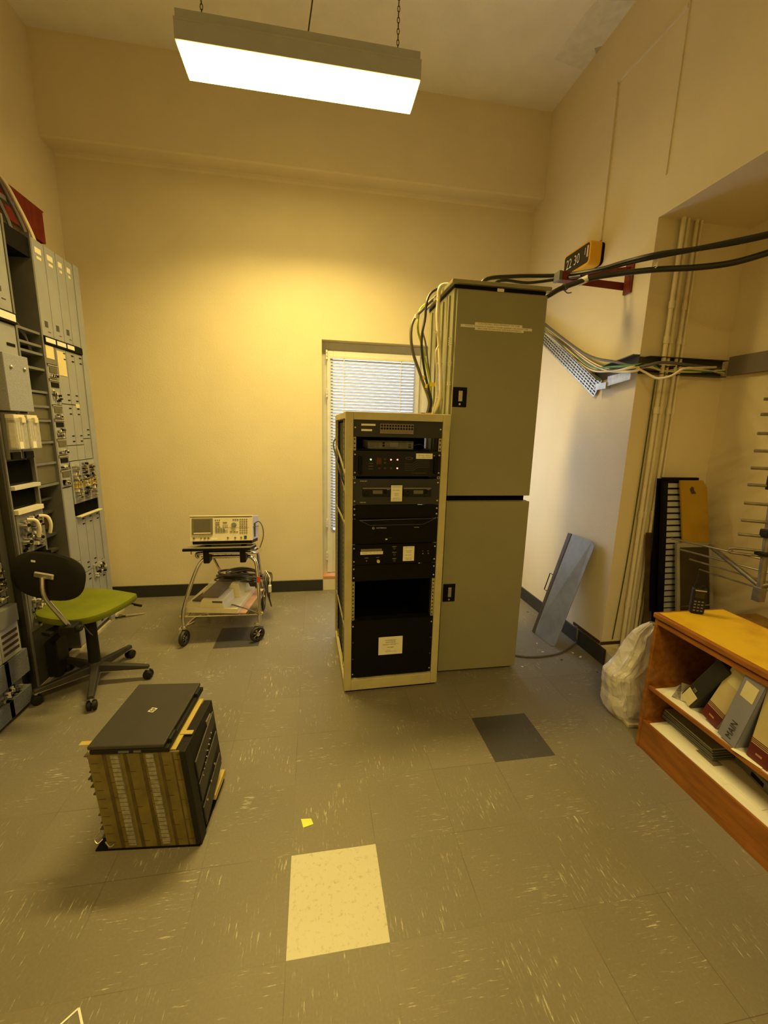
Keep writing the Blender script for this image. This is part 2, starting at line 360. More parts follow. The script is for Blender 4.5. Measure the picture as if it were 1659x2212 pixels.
# ---------------------------------------------------------------- glazed door in the back wall
y0=YB+.10
win=bpy.data.objects.new('window_1',None); COL.objects.link(win); win.location=(WX0,YB,WZ0); ORG[win.name]=V((WX0,YB,WZ0)); win['kind']='structure'; win['label']='glazed door with blinds'
m=MB()
m.box((WX0,y0,WZ0),(WX0+.062,y0+.08,WZ1)).box((WX1-.062,y0,WZ0),(WX1,y0+.08,WZ1)).box((.93,y0,WZ0+.03),(1.01,y0+.08,WZ1-.09))
m.box((WX0+.062,y0,WZ1-.09),(WX1-.062,y0+.08,WZ1)).box((WX0+.062,y0,WZ0),(WX1-.062,y0+.08,WZ0+.03))
obj('outer_frame',m,WFRAME,win,bevel=.004)
def sash(xa,xb,nm):
    m=MB(); za,zb=WZ0+.03,WZ1-.075
    ya,yb=y0-.03,y0-.001
    m.box((xa,ya,za),(xa+.055,yb,zb)).box((xb-.055,ya,za),(xb,yb,zb)).box((xa+.055,ya,zb-.055),(xb-.055,yb,zb)).box((xa+.055,ya,za),(xb-.055,yb,za+.42))
    s=obj(nm,m,WFRAME,win,bevel=.005)
    obj('pane',MB().box((xa+.05,y0-.018,za+.415),(xb-.05,y0-.012,zb-.05)),GLASS,s)
    return s
s1=sash(WX0+.045,.955,'sash'); sash(.985,WX1-.045,'sash')
obj('handle',MB().box((.905,y0-.05,1.05),(.925,y0-.03,1.2)).box((.907,y0-.075,1.15),(.923,y0-.05,1.17)),WFRAME,s1,bevel=.003)
for z in (2.10,1.78,.60,.28):
    m=MB(); x=WX0+.043
    for k in(0,1,2): m.cyl((x,y0-.036,z+k*.027),(x,y0-.036,z+k*.027+.022),.009,n=10)
    obj('hinge',m,WFRAME,win,smooth=True)
obj('sill_board',MB().box((WX0+.002,YB-.004,WZ0-.002),(WX1-.002,y0,WZ0+.016)),mat('terracotta_sill',C(205,130,60),.5),win)
bl=thing('venetian_blind','white venetian blind with narrow slats hanging on the glazed door','blind',(.53,y0-.045,.62))
obj('head_rail',MB().box((.145,y0-.058,2.105),(.905,y0-.030,2.127)),WFRAME,bl)
m=MB(); z=2.09
while z>.60:
    zc=z; a=.0128
    m.slab([(.148,y0-.044-a*.5,zc-a*.92),(.902,y0-.044-a*.5,zc-a*.92),(.902,y0-.044,zc+.001),(.148,y0-.044,zc+.001)],(0,-.0002,.0007))
    m.slab([(.148,y0-.044,zc+.001),(.902,y0-.044,zc+.001),(.902,y0-.044+a*.5,zc+a*.80),(.148,y0-.044+a*.5,zc+a*.80)],(0,-.0002,.0007))
    z-=.0265
sl=obj('slats',m,BLIND,bl); sl['kind']='stuff'
for x in(.265,.775): obj('ladder_cord',MB().box((x-.004,y0-.058,.60),(x+.004,y0-.055,2.11)),WFRAME,bl)
# ================================================================ CEILING LIGHT (and an unseen twin added behind the camera as room fill)
def ceiling_light(x0,x1,yy0,yy1,z,label,s,rear=False):
    t=thing('ceiling_light',label,'light',((x0+x1)/2,(yy0+yy1)/2,z),None)
    xm=(x0+x1)/2
    m=MB().box((x0,yy0,z),(x1,yy1,z+.085)).box((x0+.006,yy0+.008,z+.087),(x1-.006,yy1-.008,z+.135)).box((x0,yy0-.003,z+.080),(x1,yy1+.003,z+.092))
    obj('housing',m,mat('lamp_housing',C(176,158,104),.4,var=.03),t,bevel=.003)
    obj('diffuser',MB().box((x0+.008,yy0+.008,z-.012),(x1-.008,yy1-.008,z+.001)),lampmat('lit_diffuser_'+('rear' if rear else 'front'),14.0),t,label='glowing white diffuser')
    la=bpy.data.lights.new('tube_light','AREA'); la.shape='RECTANGLE'; la.size=x1-x0-.03; la.size_y=yy1-yy0-.03; la.energy=s; la.color=LCOL; la.spread=R(150 if rear else SPREAD)
    lo=bpy.data.objects.new('tube_light',la); COL.objects.link(lo); lo.parent=t; lo.location=(0,0,-.016)
    for cx in (x0+.115,x1-.115):
        m=MB(); zz=z+.14; k=0; ym=(yy0+yy1)/2-.02
        while zz<H-.002:
            u=X3 if k%2 else Y3
            pts=[V((cx,ym,zz+.012))+u*(.0065*math.sin(q*math.pi/4))+Z3*(.016*math.cos(q*math.pi/4)) for q in range(8)]
            m.tube(pts,.0022,n=5,closed=True,smooth=False); zz+=.0255; k+=1
        obj('chain',m,GREYD,t,smooth=True)
    a=V((xm+.01,(yy0+yy1)/2,z+.13))
    obj('power_cable',MB().tube([a,a+V((.02,0,.12)),a+V((.045,0,.3)),a+V((.04,0,H-a.z))],.004),GREYD,t,smooth=True)
    return t
ceiling_light(-.664,.590,2.60,2.845,3.375,'long fluorescent light with glowing white diffuser hanging on chains in view',LAMP_MAIN)
ceiling_light(-.60,.66,-1.35,-1.10,3.375,'unseen second fluorescent light on chains, added behind the camera as fill light',LAMP_FILL,True)
# ================================================================ surface conduits on the right wall
def strip(pts,wd,th,label):   # square trunking along the x=XR wall
    m=MB()
    for a,b in zip(pts,pts[1:]):
        a=V(a); b=V(b); d=(b-a).normalized(); n_=d.cross(X3).normalized()*(wd/2)
        m.slab([(XR,*(a-n_).yz),(XR,*(b-n_).yz),(XR,*(b+n_).yz),(XR,*(a+n_).yz)],(-th,0,0))
    return tag(obj('wall_trunking',m,CONC),label,'trunking')
strip([(XR,2.785,2.775),(XR,2.79,3.674),(XR,2.281,3.655)],.018,.012,'slim painted trunking running from the orange clock up and across the right wall')
strip([(XR,2.275,4.02),(XR,2.283,2.90)],.007,.006,'thin painted cable dropping straight down the right wall from the ceiling')
# ================================================================ GREEN-GREY CABINET
cb=thing('equipment_cabinet','tall grey-green steel cabinet with two doors and embossed warning strips','cabinet',(1.01,2.5,0))
cx0,cx1,cy0,cy1=.745,1.272,2.287,2.80
obj('body',MB().box((cx0+.004,cy0+.018,.012),(cx1-.002,cy1,1.106)).box((cx0,cy0+.018,1.137),(cx1-.002,cy1,2.258)),GREEN,cb,bevel=.003)
obj('gap_shade',MB().box((cx0+.02,cy0+.03,1.10),(cx1-.02,cy1-.02,1.14)),VOID,cb)  # black filler; the gap's shade is put into its colour
obj('plinth',MB().box((cx0+.012,cy0+.03,0),(cx1-.01,cy1-.02,.013)),BLACK,cb)
m=MB(); 
for i in range(4):
    yy=cy0+.075+i*.115; m.box((cx0-.010,yy,1.16),(cx0+.004,yy+.022,2.235)); m.box((cx0-.006,yy,.05),(cx0+.006,yy+.022,1.08))
obj('side_rib',m,GREEN,cb,bevel=.003)
obj('lid',MB().box((cx0-.022,cy0-.012,2.272),(cx1+.018,cy1+.02,2.292)),GREEN,cb,bevel=.004)
obj('lid_gasket',MB().box((cx0-.002,cy0+.012,2.256),(cx1-.004,cy1,2.273)),BLACK,cb)
du=obj('door',MB().box((cx0+.012,cy0-.004,1.139),(cx1,cy0+.017,2.246)),GREEN,cb,bevel=.003,label='upper door')
dl=obj('door',MB().box((cx0+.012,cy0-.004,.018),(cx1+.004,cy0+.017,1.104)),GREEN,cb,bevel=.003,label='lower door')
for d_,px in((du,((978,836),(1006,880))),(dl,((957,1261),(981,1298)))):
    a=PY(*px[0],cy0); b=PY(*px[1],cy0)
    h=obj('lock_plate',MB().box((a.x,cy0-.009,b.z),(b.x,cy0-.003,a.z)),BLACK,d_,bevel=.003)
    w_=b.x-a.x; hh=a.z-b.z
for d_,px in((du,((978,836),(1006,880))),(dl,((957,1261),(981,1298)))):
    a=PY(*px[0],cy0); b=PY(*px[1],cy0); w_=b.x-a.x; hh=a.z-b.z
    obj('swing_lever',MB().box((a.x+.38*w_,cy0-.017,b.z+.28*hh),(a.x+.66*w_,cy0-.009,b.z+.82*hh)).cyl((a.x+.5*w_,cy0-.015,b.z+.14*hh),(a.x+.5*w_,cy0-.008,b.z+.14*hh),.0065).cyl((a.x+.45*w_,cy0-.021,b.z+.6*hh),(a.x+.45*w_,cy0-.012,b.z+.6*hh),.0045),STEEL,d_,bevel=.002)
def strip_lab(par,p0,p1,hgt,s,yf):
    a=PY(*p0,yf); b=PY(*p1,yf); z=(a.z+b.z)/2
    l_=obj('label_strip',MB().box((a.x,yf-.0012,z-hgt/2),(b.x,yf,z+hgt/2)),PAPER,par)
    if s: text(s,l_,((a.x+b.x)/2,yf-.0014,z),X3,Z3,hgt*.42,INK,w=(b.x-a.x)*.88)
yf=cy0-.004
strip_lab(du,(1026,699),(1128,706),.0135,'CAUTION : EQUIPMENT IN USE',yf)
strip_lab(du,(995,702),(1149,714),.0135,'PLEASE CONTACT OWEN TOOK LESSOR OR MONITOR',yf-.0002)
strip_lab(du,(1026,709),(1131,717),.0135,'BEFORE WORKING ON EQUIPMENT',yf-.0001)
a=PY(1074,624,cy0); obj('top_tag',MB().box((a.x,cy0-.006,2.247),(a.x+.038,cy0-.003,2.263)),PAPER,cb)
for px,py,k in((970,732,4),(968,785,2),(966,827,2)):
    a=PY(px,py,cy0+.018); m=MB()
    for j in range(k): m.box((a.x-.002,cy0+.013,a.z-.011*j),(a.x+.017,cy0+.017,a.z-.011*j+.006))
    obj('hinge_clip',m,PAPER,cb)
# ================================================================ BEIGE OPEN RACK
RW,RD,RH=.56,.69,1.593
RO=V((.160,2.163,0)); RT=MX.Translation(RO)@MX.Rotation(R(1.6),4,'Z'); RI=RT.inverted()
def RK(u,v,ly=0):    # camera ray onto the rack's front plane, in the rack's own coordinates
    o=RI@CAM; d=RI.to_3x3()@ray(u,v); p=o+d*((ly-o.y)/d.y); return p
rk=thing('equipment_rack','open beige steel rack on the floor filled with black radio gear','rack',RO)
m=MB(RT); pw=.040
for x in(0,RW-pw):
    for y in(0,RD-.035): m.box((x,y,.012),(x+pw,y+.035,RH))
m.box((pw,0,RH-.040),(RW-pw,.035,RH)).box((pw,RD-.035,RH-.04),(RW-pw,RD,RH)).box((0,.035,RH-.035),(.03,RD-.035,RH)).box((RW-.03,.035,RH-.035),(RW,RD-.035,RH))
m.box((pw,0,.012),(RW-pw,.045,.078)).box((pw,RD-.035,.012),(RW-pw,RD,.078)).box((0,.035,.012),(.02,RD-.035,.06)).box((RW-.02,.035,.012),(RW,RD-.035,.06))
obj('frame',m,BEIGE,rk,bevel=.003)
obj('base_skid',MB(RT).box((.01,.01,0),(RW-.01,RD-.01,.013)),BLACK,rk)
obj('top_sheet',MB(RT).box((.03,.03,RH-.005),(RW-.03,RD-.03,RH-.001)),BEIGE,rk)
for x,y in((pw,.012),(RW-pw-.016,.012),(.008,.17),(.008,RD-.12)):
    m=MB(RT)
    if y<.1: m.box((x,y,.078),(x+.016,y+.002,RH-.04))
    else: m.box((x,y,.078),(x+.003,y+.024,RH-.04))
    r_=obj('mounting_rail',m,BEIGE2,rk)
    m=MB(RT); z=.1
    while z<RH-.06:
        if y<.1: m.cyl((x+.008,y-.0005,z),(x+.008,y,z),.0042,n=8)
        else: m.box((x-.0005,y+.007,z),(x,y+.017,z+.008))
        z+=.0222 if y<.1 else .03
    h=obj('rail_holes',m,BLACK,r_); h['kind']='stuff'
for za in(1.26,1.17,.98,.36): obj('side_brace',MB(RT).slab([(.006,.035,za-.02),(.006,RD-.035,za+.12),(.006,RD-.035,za+.135),(.006,.035,za-.005)],(.006,0,0)) if za>1 else MB(RT).box((.006,.035,za),(.012,RD-.03,za+.014)),BEIGE2,rk)
def rz(v,ly=0,u=850): return RK(u,v,ly).z
fx0,fx1=.041,.519
FY=.008
def unit(name,zb,zt,label,cat,m_,depth=.30,screws=True,fy=FY,x0=fx0,x1=fx1):
    t=thing(name,label,cat,RT@V(((x0+x1)/2,fy,zb)),None)
    obj('front_panel',MB(RT).box((x0,fy,zb),(x1,fy+.004,zt)),m_,t,bevel=.0012)
    if depth: obj('chassis',MB(RT).box((x0+.022,fy+.004,zb+.003),(x1-.022,fy+depth+.16,zt-.003)),VOID,t)
    if screws:
        for x in(x0+.009,x1-.009):
            for z in((zb+zt)/2,) if zt-zb<.1 and screws==1 else (zb+.02,zt-.02):
                obj('screw',MB(RT).lathe((x,fy,z),(0,-1,0),[(.0048,0),(.0048,.0012),(.0028,.0028)],10),SCREW,t,smooth=True)
    return t
def rlabel(t,u0,v0,u1,v1,m_=None,lines=None,fy=FY,tilt=0,name='paper_label'):
    a=RK(u0,v0,fy); b=RK(u1,v1,fy)
    l_=obj(name,MB(RT).box((a.x,fy-.0011,b.z),(b.x,fy-.0001,a.z)),m_ or PAPER,t)
    if lines:
        hgt=(a.z-b.z)/(len(lines)+.8); yy=a.z-hgt*.9
        for s in lines:
            if s: text(s,l_,RT@V(((a.x+b.x)/2,fy-.0012,yy)),RT.to_3x3()@X3,Z3,hgt*.48,INK,w=(b.x-a.x)*min(.86,.06*len(s)+.12))
            yy-=hgt
    return l_
def rtext(t,s,u,v,hgt,m_=None,w=None,fy=FY): 
    p=RK(u,v,fy-.0003); return text(s,t,RT@p,RT.to_3x3()@X3,Z3,hgt,m_ or WHITEI,w=w)
def rcyl(t,nm,u,v,r,dep,m_,fy=FY,n=12):
    p=RK(u,v,fy); return obj(nm,MB(RT).cyl((p.x,fy,p.z),(p.x,fy-dep,p.z),r,n=n),m_,t,smooth=True)
def rbox(t,nm,u0,v0,u1,v1,dep,m_,fy=FY,bev=0):
    a=RK(u0,v0,fy); b=RK(u1,v1,fy); return obj(nm,MB(RT).box((a.x,fy-dep,b.z),(b.x,fy,a.z)),m_,t,bevel=bev)
# patch panel with two rows of sockets
z0,z1=rz(945),rz(905.5)
t=unit('patch_panel',z0,z1,'dark grey patch panel with two rows of round sockets, top unit in the beige rack','rack unit',CHAR2,.10,1)
pl=rbox(t,'socket_plate',821.5,915,893,936,.0015,mat('bronze_plate',C(122,98,52),.4))
a=RK(825,918,FY); b=RK(890,925.5,FY); 
for r_ in(0,1):
    for k in range(12):
        x=a.x+(b.x-a.x)*k/11; z=RK(857,918.5+6.2*r_+1.5,FY).z
        obj('socket',MB(RT).cyl((x,FY-.0015,z),(x,FY-.0045,z),.0053,n=10),BLACK,pl)
rlabel(t,780.5,915,811,920); rlabel(t,780.5,926.5,803.5,931.5)
rlabel(t,821,931.5,893,937.5,mat('bronze_label',C(150,125,75),.5),['VHF   REPEATER   AMATEUR  RF  REPEATER'])
# open bay with a power supply lying inside
z0,z1=rz(972),rz(946)
t=thing('power_supply','grey perforated power supply lying in the open slot near the rack top','power supply',RT@V((.26,.06,z0)))
obj('bay_back',MB(RT).box((fx0+.019,.27,z0-.005),(fx1-.019,.275,z1+.01)),VOID,t)
a=RK(795,951,.06); b=RK(893,971,.06)
obj('case',MB(RT).box((a.x,.06,b.z),(b.x,.26,a.z)),mat('dusty_steel',C(96,84,46),.5,var=.3,scale=40),t,bevel=.002)
m=MB(RT)
for k in range(4): m.box((b.x-.028+.008*(k%2),.0585,b.z+.010+.012*(k//2)),(b.x-.023+.008*(k%2),.06,b.z+.016+.012*(k//2)))
for k in range(2): m.cyl((a.x+.085,.0588,b.z+.018+.014*k),(a.x+.085,.06,b.z+.018+.014*k),.006)
obj('terminal_block',m,BLACK,t)
obj('vent_plate',MB(RT).box((a.x+.12,.0588,b.z+.012),(a.x+.165,.06,a.z-.008)),GREYM,t)
obj('shelf_plate',MB(RT).box((fx0+.018,.02,b.z-.004),(fx1-.018,.32,b.z)),BLACK,t)
obj('loose_wire',MB(RT).tube([(b.x-.002,.062,b.z+.02),(b.x+.03,.05,b.z+.028),(b.x+.055,.06,b.z+.02),(b.x+.06,.09,b.z+.008)],.003),CAB,t,smooth=True)
# repeater with LEDs
z0,z1=rz(1029.5),rz(974.5)
t=unit('repeater_unit',z0,z1,'black repeater with glowing red and green indicators and a printed swirl','rack unit',CHAR,.32,2)
for u in(777,940): rbox(t,'handle',u-3.5,985,u+3.5,1023,.022,BLACK,bev=.004)
rcyl(t,'green_indicator',801,992.5,.0042,.004,LEDG)
for u,v in((844.5,993),(858.5,993),(858,1011.5)): rcyl(t,'red_indicator',u,v,.0040,.004,LEDR)
rbox(t,'display_window',813.5,988.5,823.5,1003,.001,mat('dark_red_display',(.05,.004,.003),.2))
text('1',t,RT@RK(819,996,FY-.0015),RT.to_3x3()@X3,Z3,.012,mat('dim_red_segment',(.3,.03,.01),.4))
for u,v in((831.5,992),(831.5,999.5),(819,1011.5),(831.5,1011.5),(844.5,1011.5)): rbox(t,'push_button',u-2.6,v-2.2,u+2.6,v+2.2,.003,PLASTG,bev=.001)
for v in(1001,1007,1013): rbox(t,'legend_line',796,v-.4,806,v+.4,.0003,GREYM)
for i in range(4):
    v=999+i*4.4; P=[RK(u,vv,FY-.0006) for u,vv in((874,v+4),(890+i,v+4),(900+i,v-3),(928,v-3))]
    m=MB(RT)
    for p,q in zip(P,P[1:]):
        m.hexa([p,q,q+V((0,0,.0012)),p+V((0,0,.0012)),p+V((0,.0006,0)),q+V((0,.0006,0)),q+V((0,.0006,.0012)),p+V((0,.0006,.0012))])
    obj('swirl_stripe',m,mat('grey_print',C(84,74,48),.5),t)
c=RK(884,990,FY-.0006); m=MB(RT); m.tube([(c.x+.020*math.cos(q*math.pi/8),c.y,c.z+.0055*math.sin(q*math.pi/8)) for q in range(16)],.0009,n=4,closed=True)
obj('oval_badge',m,GREYM,t); 
rtext(t,'HIGH PERFORMANCE REPEATER',905,1022,.0028,GREYM,w=.075)
rlabel(t,899,979.5,934,991.5,None,['Keep clear','in service'])
for v in(1021,): rcyl(t,'panel_screw',938,984.5,.003,.002,SCREW)
# twin radio unit
z0,z1=rz(1090.5),rz(1035)
t=unit('twin_radio_unit',z0,z1,'charcoal twin radio unit with two display heads and a list label between them','rack unit',CHAR2,.30,2)
rtext(t,'PHILIPS',785.5,1039.5,.0055,None,w=.036); rtext(t,'PRM 80',784,1085.5,.0055,None,w=.030)
for u0,u1 in((783,843),(871,930)):
    rh=rbox(t,'radio_head',u0,1055,u1,1071,.012,CHAR,bev=.002)
    rbox(rh,'bright_edge',u0,1053.2,u1,1055.4,.0125,GREYM)
    rbox(rh,'display',u0+.36*(u1-u0),1058.5,u0+.7*(u1-u0),1066,.0135,mat('lcd_olive',C(96,84,50),.3))
    p=RK(u0+6.5,1063.5,FY); obj('tuning_knob',MB(RT).lathe((p.x,FY-.012,p.z),(0,-1,0),[(.013,0),(.013,.002),(.009,.004),(.0085,.016),(.007,.018)],18),PLAST,rh,smooth=True)
    rbox(rh,'button_bar',u0+.75*(u1-u0),1058,u0+.85*(u1-u0),1066,.014,BLACK)
    text('Philips',rh,RT@RK(u0+.93*(u1-u0),1057.5,FY-.013),RT.to_3x3()@X3,Z3,.003,WHITEI,w=.016)
rlabel(t,845,1048.5,868,1083,None,['PHILIPS PRM80 BASE','','VK2 LINK 1','','RADIO','SCAN','','LINK RX TX','438.525 MHZ'],fy=FY-.0125)
# blank panel
t=unit('blank_panel',rz(1119.5),rz(1091.5),'plain black blank panel under the twin radio unit','blank panel',BLACK,0,2)
# motorola base
t=unit('base_station',rz(1174.5),rz(1121.5),'glossy black rack unit with a grey-rimmed window and round white emblem','rack unit',BLACK,.32,0)
p=[RK(u,v,FY-.004) for u,v in((777,1124.5),(941,1119.5),(914,1132.5),(799,1135))]
m=MB(RT)
for i in range(4): 
    q0,q1=p[i],p[(i+1)%4]; m.tube([q0,q1],.0013,n=5,smooth=False)
obj('window_rim',m,mat('satin_rim',C(96,86,66),.35,.5),t)
rtext(t,'MOTOROLA',824,1140.5,.0058,None,w=.056); rtext(t,'RAPTOR',900,1139,.0040,None,w=.028)
c=RK(806.5,1141,FY-.0006); obj('round_emblem',MB(RT).tube([(c.x+.0058*math.cos(q*math.pi/6),c.y,c.z+.0058*math.sin(q*math.pi/6)) for q in range(12)],.0007,n=4,closed=True).tube([(c.x-.004,c.y,c.z-.003),(c.x-.002,c.y,c.z+.003),(c.x,c.y,c.z-.001),(c.x+.002,c.y,c.z+.003),(c.x+.004,c.y,c.z-.003)],.0006,n=4,smooth=False),WHITEI,t)
rbox(t,'slide_switch',832.5,1163.5,836.5,1166,.002,WHITEI); rtext(t,'= TX RPT',842,1162,.0026,GREYM,w=.022)
# control panel
t=unit('control_panel',rz(1219),rz(1176),'black control panel with a yellow knob, strip labels and a list label','rack unit',BLACK,.30,2)
rlabel(t,779.5,1186.5,824.5,1191,mat('brown_label',C(125,98,50),.5),['1 VK2 AMATEUR RADIO GROUP'])
rlabel(t,778.5,1192,827,1196.8,None,['RADIO 1 VK2 UHF RX TX']); rlabel(t,871,1180.5,894,1211,None,['INPUT LIST','','ENCODER','CTCSS','','ID UNIT','','LINK OFF','REMOTE'])
rcyl(t,'yellow_knob',816.5,1211.5,.0085,.014,mat('yellow_knob',(.75,.55,.06),.35))
for s,u,v in(('POWER',791.5,1205.5),('AUDIO',816,1204),('LINK RX',852,1180.5),('RPTR RX',852,1193),('ENABLE',852,1206.5),('TX',913,1190.5),('RX',924.5,1190)): rtext(t,s,u,v,.0032,None,w=.0035*len(s))
for v in(1184.5,1198,1211): 
    c=RK(852,v,FY-.0006); obj('jack_ring',MB(RT).tube([(c.x+.0052*math.cos(q*math.pi/6),c.y,c.z+.0052*math.sin(q*math.pi/6)) for q in range(12)],.0009,n=4,closed=True),GREYM,t)
for u,v in((913,1195),(924.5,1194.5),(791.5,1211)): rcyl(t,'toggle',u,v,.0024,.007,SCREW)
t=unit('blank_panel',rz(1253.5),rz(1220),'plain black blank panel over the big empty slot of the beige rack','blank panel',BLACK,0,2)
obj('slot_blackout',MB(RT).box((fx0+.019,.03,.09),(fx0+.022,.5,rz(1254))).box((fx1-.022,.03,.09),(fx1-.019,.5,rz(1254))).box((fx0-.02,.5,.1),(fx1+.02,.504,RH-.05)),VOID,rk)  # black plates added to keep window light out of the empty slot
obj('rear_blackout',MB(RT).box((.012,RD-.045,.08),(RW-.012,RD-.041,RH-.04)),VOID,rk)  # black sheet added behind the units to block the window
obj('side_cable_duct',MB(RT).box((.022,.22,.09),(.034,.60,RH-.05)),mat('dark_olive_duct',C(40,32,12),.7),rk)
# bottom door
z0,z1=rz(1458),rz(1337)
t=thing('blanking_door','large black blanking plate at the foot of the beige rack with a radio society label','blank panel',RT@V((.28,FY,z0)))
obj('plate',MB(RT).box((fx0,FY,z0),(fx1,FY+.003,z1)).box((fx0,FY,z1-.003),(fx1,FY+.05,z1)),BLACK,t)
for x in(fx0+.008,fx1-.008):
    for f in(.06,.33,.62,.9): obj('screw',MB(RT).lathe((x,FY,z0+(z1-z0)*f),(0,-1,0),[(.0045,0),(.0045,.0012),(.0025,.0025)],10),SCREW if f in(.06,.9) else GREYD,t,smooth=True)
a=RK(818,1377,FY); b=RK(868.5,1411,FY); l_=obj('paper_label',MB(RT).box((a.x,FY-.0012,b.z),(b.x,FY-.0001,a.z)),PAPER,t)
for s,dz,hh,ww in(('WAVERLEY',.80,.0072,.48),('AMATEUR',.69,.0068,.42),('RADIO SOCIETY',.57,.0068,.66),('VK2BV',.40,.0078,.28),('Repeater:',.25,.004,.17),('438.575MHz  91.5',.17,.0045,.45)):
    text(s,l_,RT@V(((a.x+b.x)/2+(-.01 if dz==.25 else 0),FY-.0013,b.z+(a.z-b.z)*dz)),RT.to_3x3()@X3,Z3,hh,INK,w=(b.x-a.x)*ww)
# ---------------------------------------------------------------- cables between cabinet top and rack
def cable(pts,r,m_,label,name='cable',cat='cable',group=None,n=8):
    return tag(obj(name,MB().tube(pts,r,n=n),m_,smooth=True),label,cat,group)
def ppath(lst): return [PY(u,v,y) for u,v,y in lst]
rt=PY(938,889,2.55); E0=V((rt.x,2.55,RH))
cable(ppath([(950,622,2.6),(932,632,2.58),(922,652,2.56),(918,690,2.55),(912,720,2.54),(911,755,2.53),(917,800,2.53),(924,835,2.53),(932,868,2.54)])+[V((.70,2.55,RH+.004))],.0075,CAB,'black cable looping from cabinet lid to rack top beside the cream conduit')
c1=cable(ppath([(942,640,2.66),(925,656,2.64),(910,672,2.61),(898,684,2.58),(889,705,2.56),(888,735,2.54),(893,765,2.53),(903,795,2.53),(915,830,2.53),(927,868,2.54)])+[V((.685,2.55,RH+.004))],.0088,CABB,'thick grey-brown cable bowing out furthest left between cabinet lid and rack')
cable(ppath([(938,645,2.7),(922,655,2.68),(908,668,2.64),(903,690,2.6),(903,715,2.57),(910,740,2.55),(918,775,2.54),(926,812,2.54),(931,840,2.54)])+[V((.712,2.56,RH+.004))],.0065,CABY,'yellow and green earth cable hanging behind the black cables')
cable(ppath([(940,650,2.76),(922,668,2.74),(915,690,2.66),(913,715,2.6),(919,740,2.57),(924,780,2.56),(930,830,2.56)])+[V((.72,2.565,RH+.004))],.0052,CABG,'slim grey cable furthest back in the bundle above the rack')
m=MB().tube(ppath([(968,615,2.45),(956,616,2.45),(949,624,2.44),(947,645,2.44),(945,680,2.43),(947,720,2.42),(949,750,2.42),(951,785,2.41),(952,820,2.41),(951,855,2.42),(944,878,2.46)])+[V((.716,2.52,RH+.003))],.0105,n=10)
cc=tag(obj('corrugated_conduit',m,CABC,smooth=True),'fat cream conduit strapped up the cabinet edge','cable')
for u,v in((945,645),(946,718),(950,785),(949,858)):
    p=PY(u,v,2.43); obj('cable_tie',MB().tube([p+V((.0135*math.cos(q*math.pi/5),.0135*math.sin(q*math.pi/5),0)) for q in range(10)],.0028,n=5,closed=True).box(p+V((-.026,-.016,-.003)),p+V((-.012,-.01,.003))),PAPER,cc,smooth=True)
cable(ppath([(947,747,2.41),(942,758,2.40),(942,775,2.40),(943,800,2.40),(942,830,2.41),(942,860,2.44)])+[V((.705,2.50,RH+.003))],.0045,CABC,'thin cream wire running beside the fat cream conduit')
def band(u,v,y,r,h,m_,label):
    p=PY(u,v,y); return tag(obj('cable_marker',MB().cyl(p+V((0,0,-h/2)),p+V((.002,0,h/2)),r,n=12),m_,smooth=True),label,'marker')
band(899,684,2.572,.0115,.022,mat('white_tape',(.8,.8,.78),.5),'white tape band on the outermost cable above the rack')
band(914,816,2.53,.0105,.022,YEL,'upper yellow tape band on the dark cables above the rack')
band(920,834,2.53,.0105,.022,YEL,'lower yellow tape band on the dark cables above the rack')
p=PY(929,826,2.52); q=PY(942,835,2.52); tag(obj('cable_flag',MB().box((p.x,2.518,q.z),(q.x,2.521,p.z)),YEL),'yellow paper flag on the earth cable above the rack','marker')
tag(obj('cable_gland',MB(RT).box((.49,.33,RH),(.515,.36,RH+.02)),mat('red_plug',(.4,.05,.03),.5)),'small red plug standing on the rack top','plug')
tag(obj('cable_clamp',MB().tube([(.665,2.515,RH+.012),(.70,2.505,RH+.016),(.735,2.515,RH+.012)],.006).box((.668,2.51,RH),(.676,2.53,RH+.014)).box((.724,2.51,RH),(.732,2.53,RH+.014)),mat('brass',(.5,.36,.1),.35,.9)),'brass clamp holding the cables at the rack top','clamp')
cable([RT@V((-.012,.55,1.44)),RT@V((-.035,.35,1.40)),RT@V((-.012,.16,1.26)),RT@V((.02,.12,1.18)),RT@V((.06,.16,1.10))],.005,CAB,'black cable looping out of the open left side of the rack')
# ---------------------------------------------------------------- red bracket, clock
br=thing('wall_bracket','dark red triangular steel bracket bolted to the right wall carrying the thick cables','bracket',(1.9,2.47,2.36))
obj('wall_plate',MB().box((1.888,2.435,2.355),(1.9,2.50,2.53)),RED,br,bevel=.002)
obj('arm',MB().slab([(1.89,2.50,2.385),(1.89,2.50,2.43),(1.45,2.515,2.445),(1.45,2.515,2.405)],(0,.006,0)).slab([(1.89,2.455,2.470),(1.89,2.455,2.505),(1.50,2.475,2.45),(1.50,2.475,2.42)],(0,.006,0)).box((1.45,2.465,2.402),(1.62,2.525,2.45)),RED,br,bevel=.002)
obj('end_cap',MB().box((1.432,2.462,2.40),(1.452,2.528,2.452)),GREYM,br,bevel=.003)
ck=thing('flip_clock','orange rounded flip clock reading 22 30 on the right wall above the red bracket','clock',(1.9,2.90,2.62))
def rbx(x0,x1,ya,yb,za,zb,r,n=6):
    pts=[]
    for (cy_,cz_,a0) in((yb-r,zb-r,0),(ya+r,zb-r,90),(ya+r,za+r,180),(yb-r,za+r,270)):
        for k in range(n+1): a=R(a0+90*k/n); pts.append((x0,cy_+r*math.cos(a),cz_+r*math.sin(a)))
    return MB().slab(pts,(x1-x0,0,0))
cy_a,cy_b,cz_a,cz_b=2.745,3.045,2.615,2.765
obj('casing',rbx(1.80,1.885,cy_a,cy_b,cz_a,cz_b,.028),ORANGE,ck,bevel=.006)
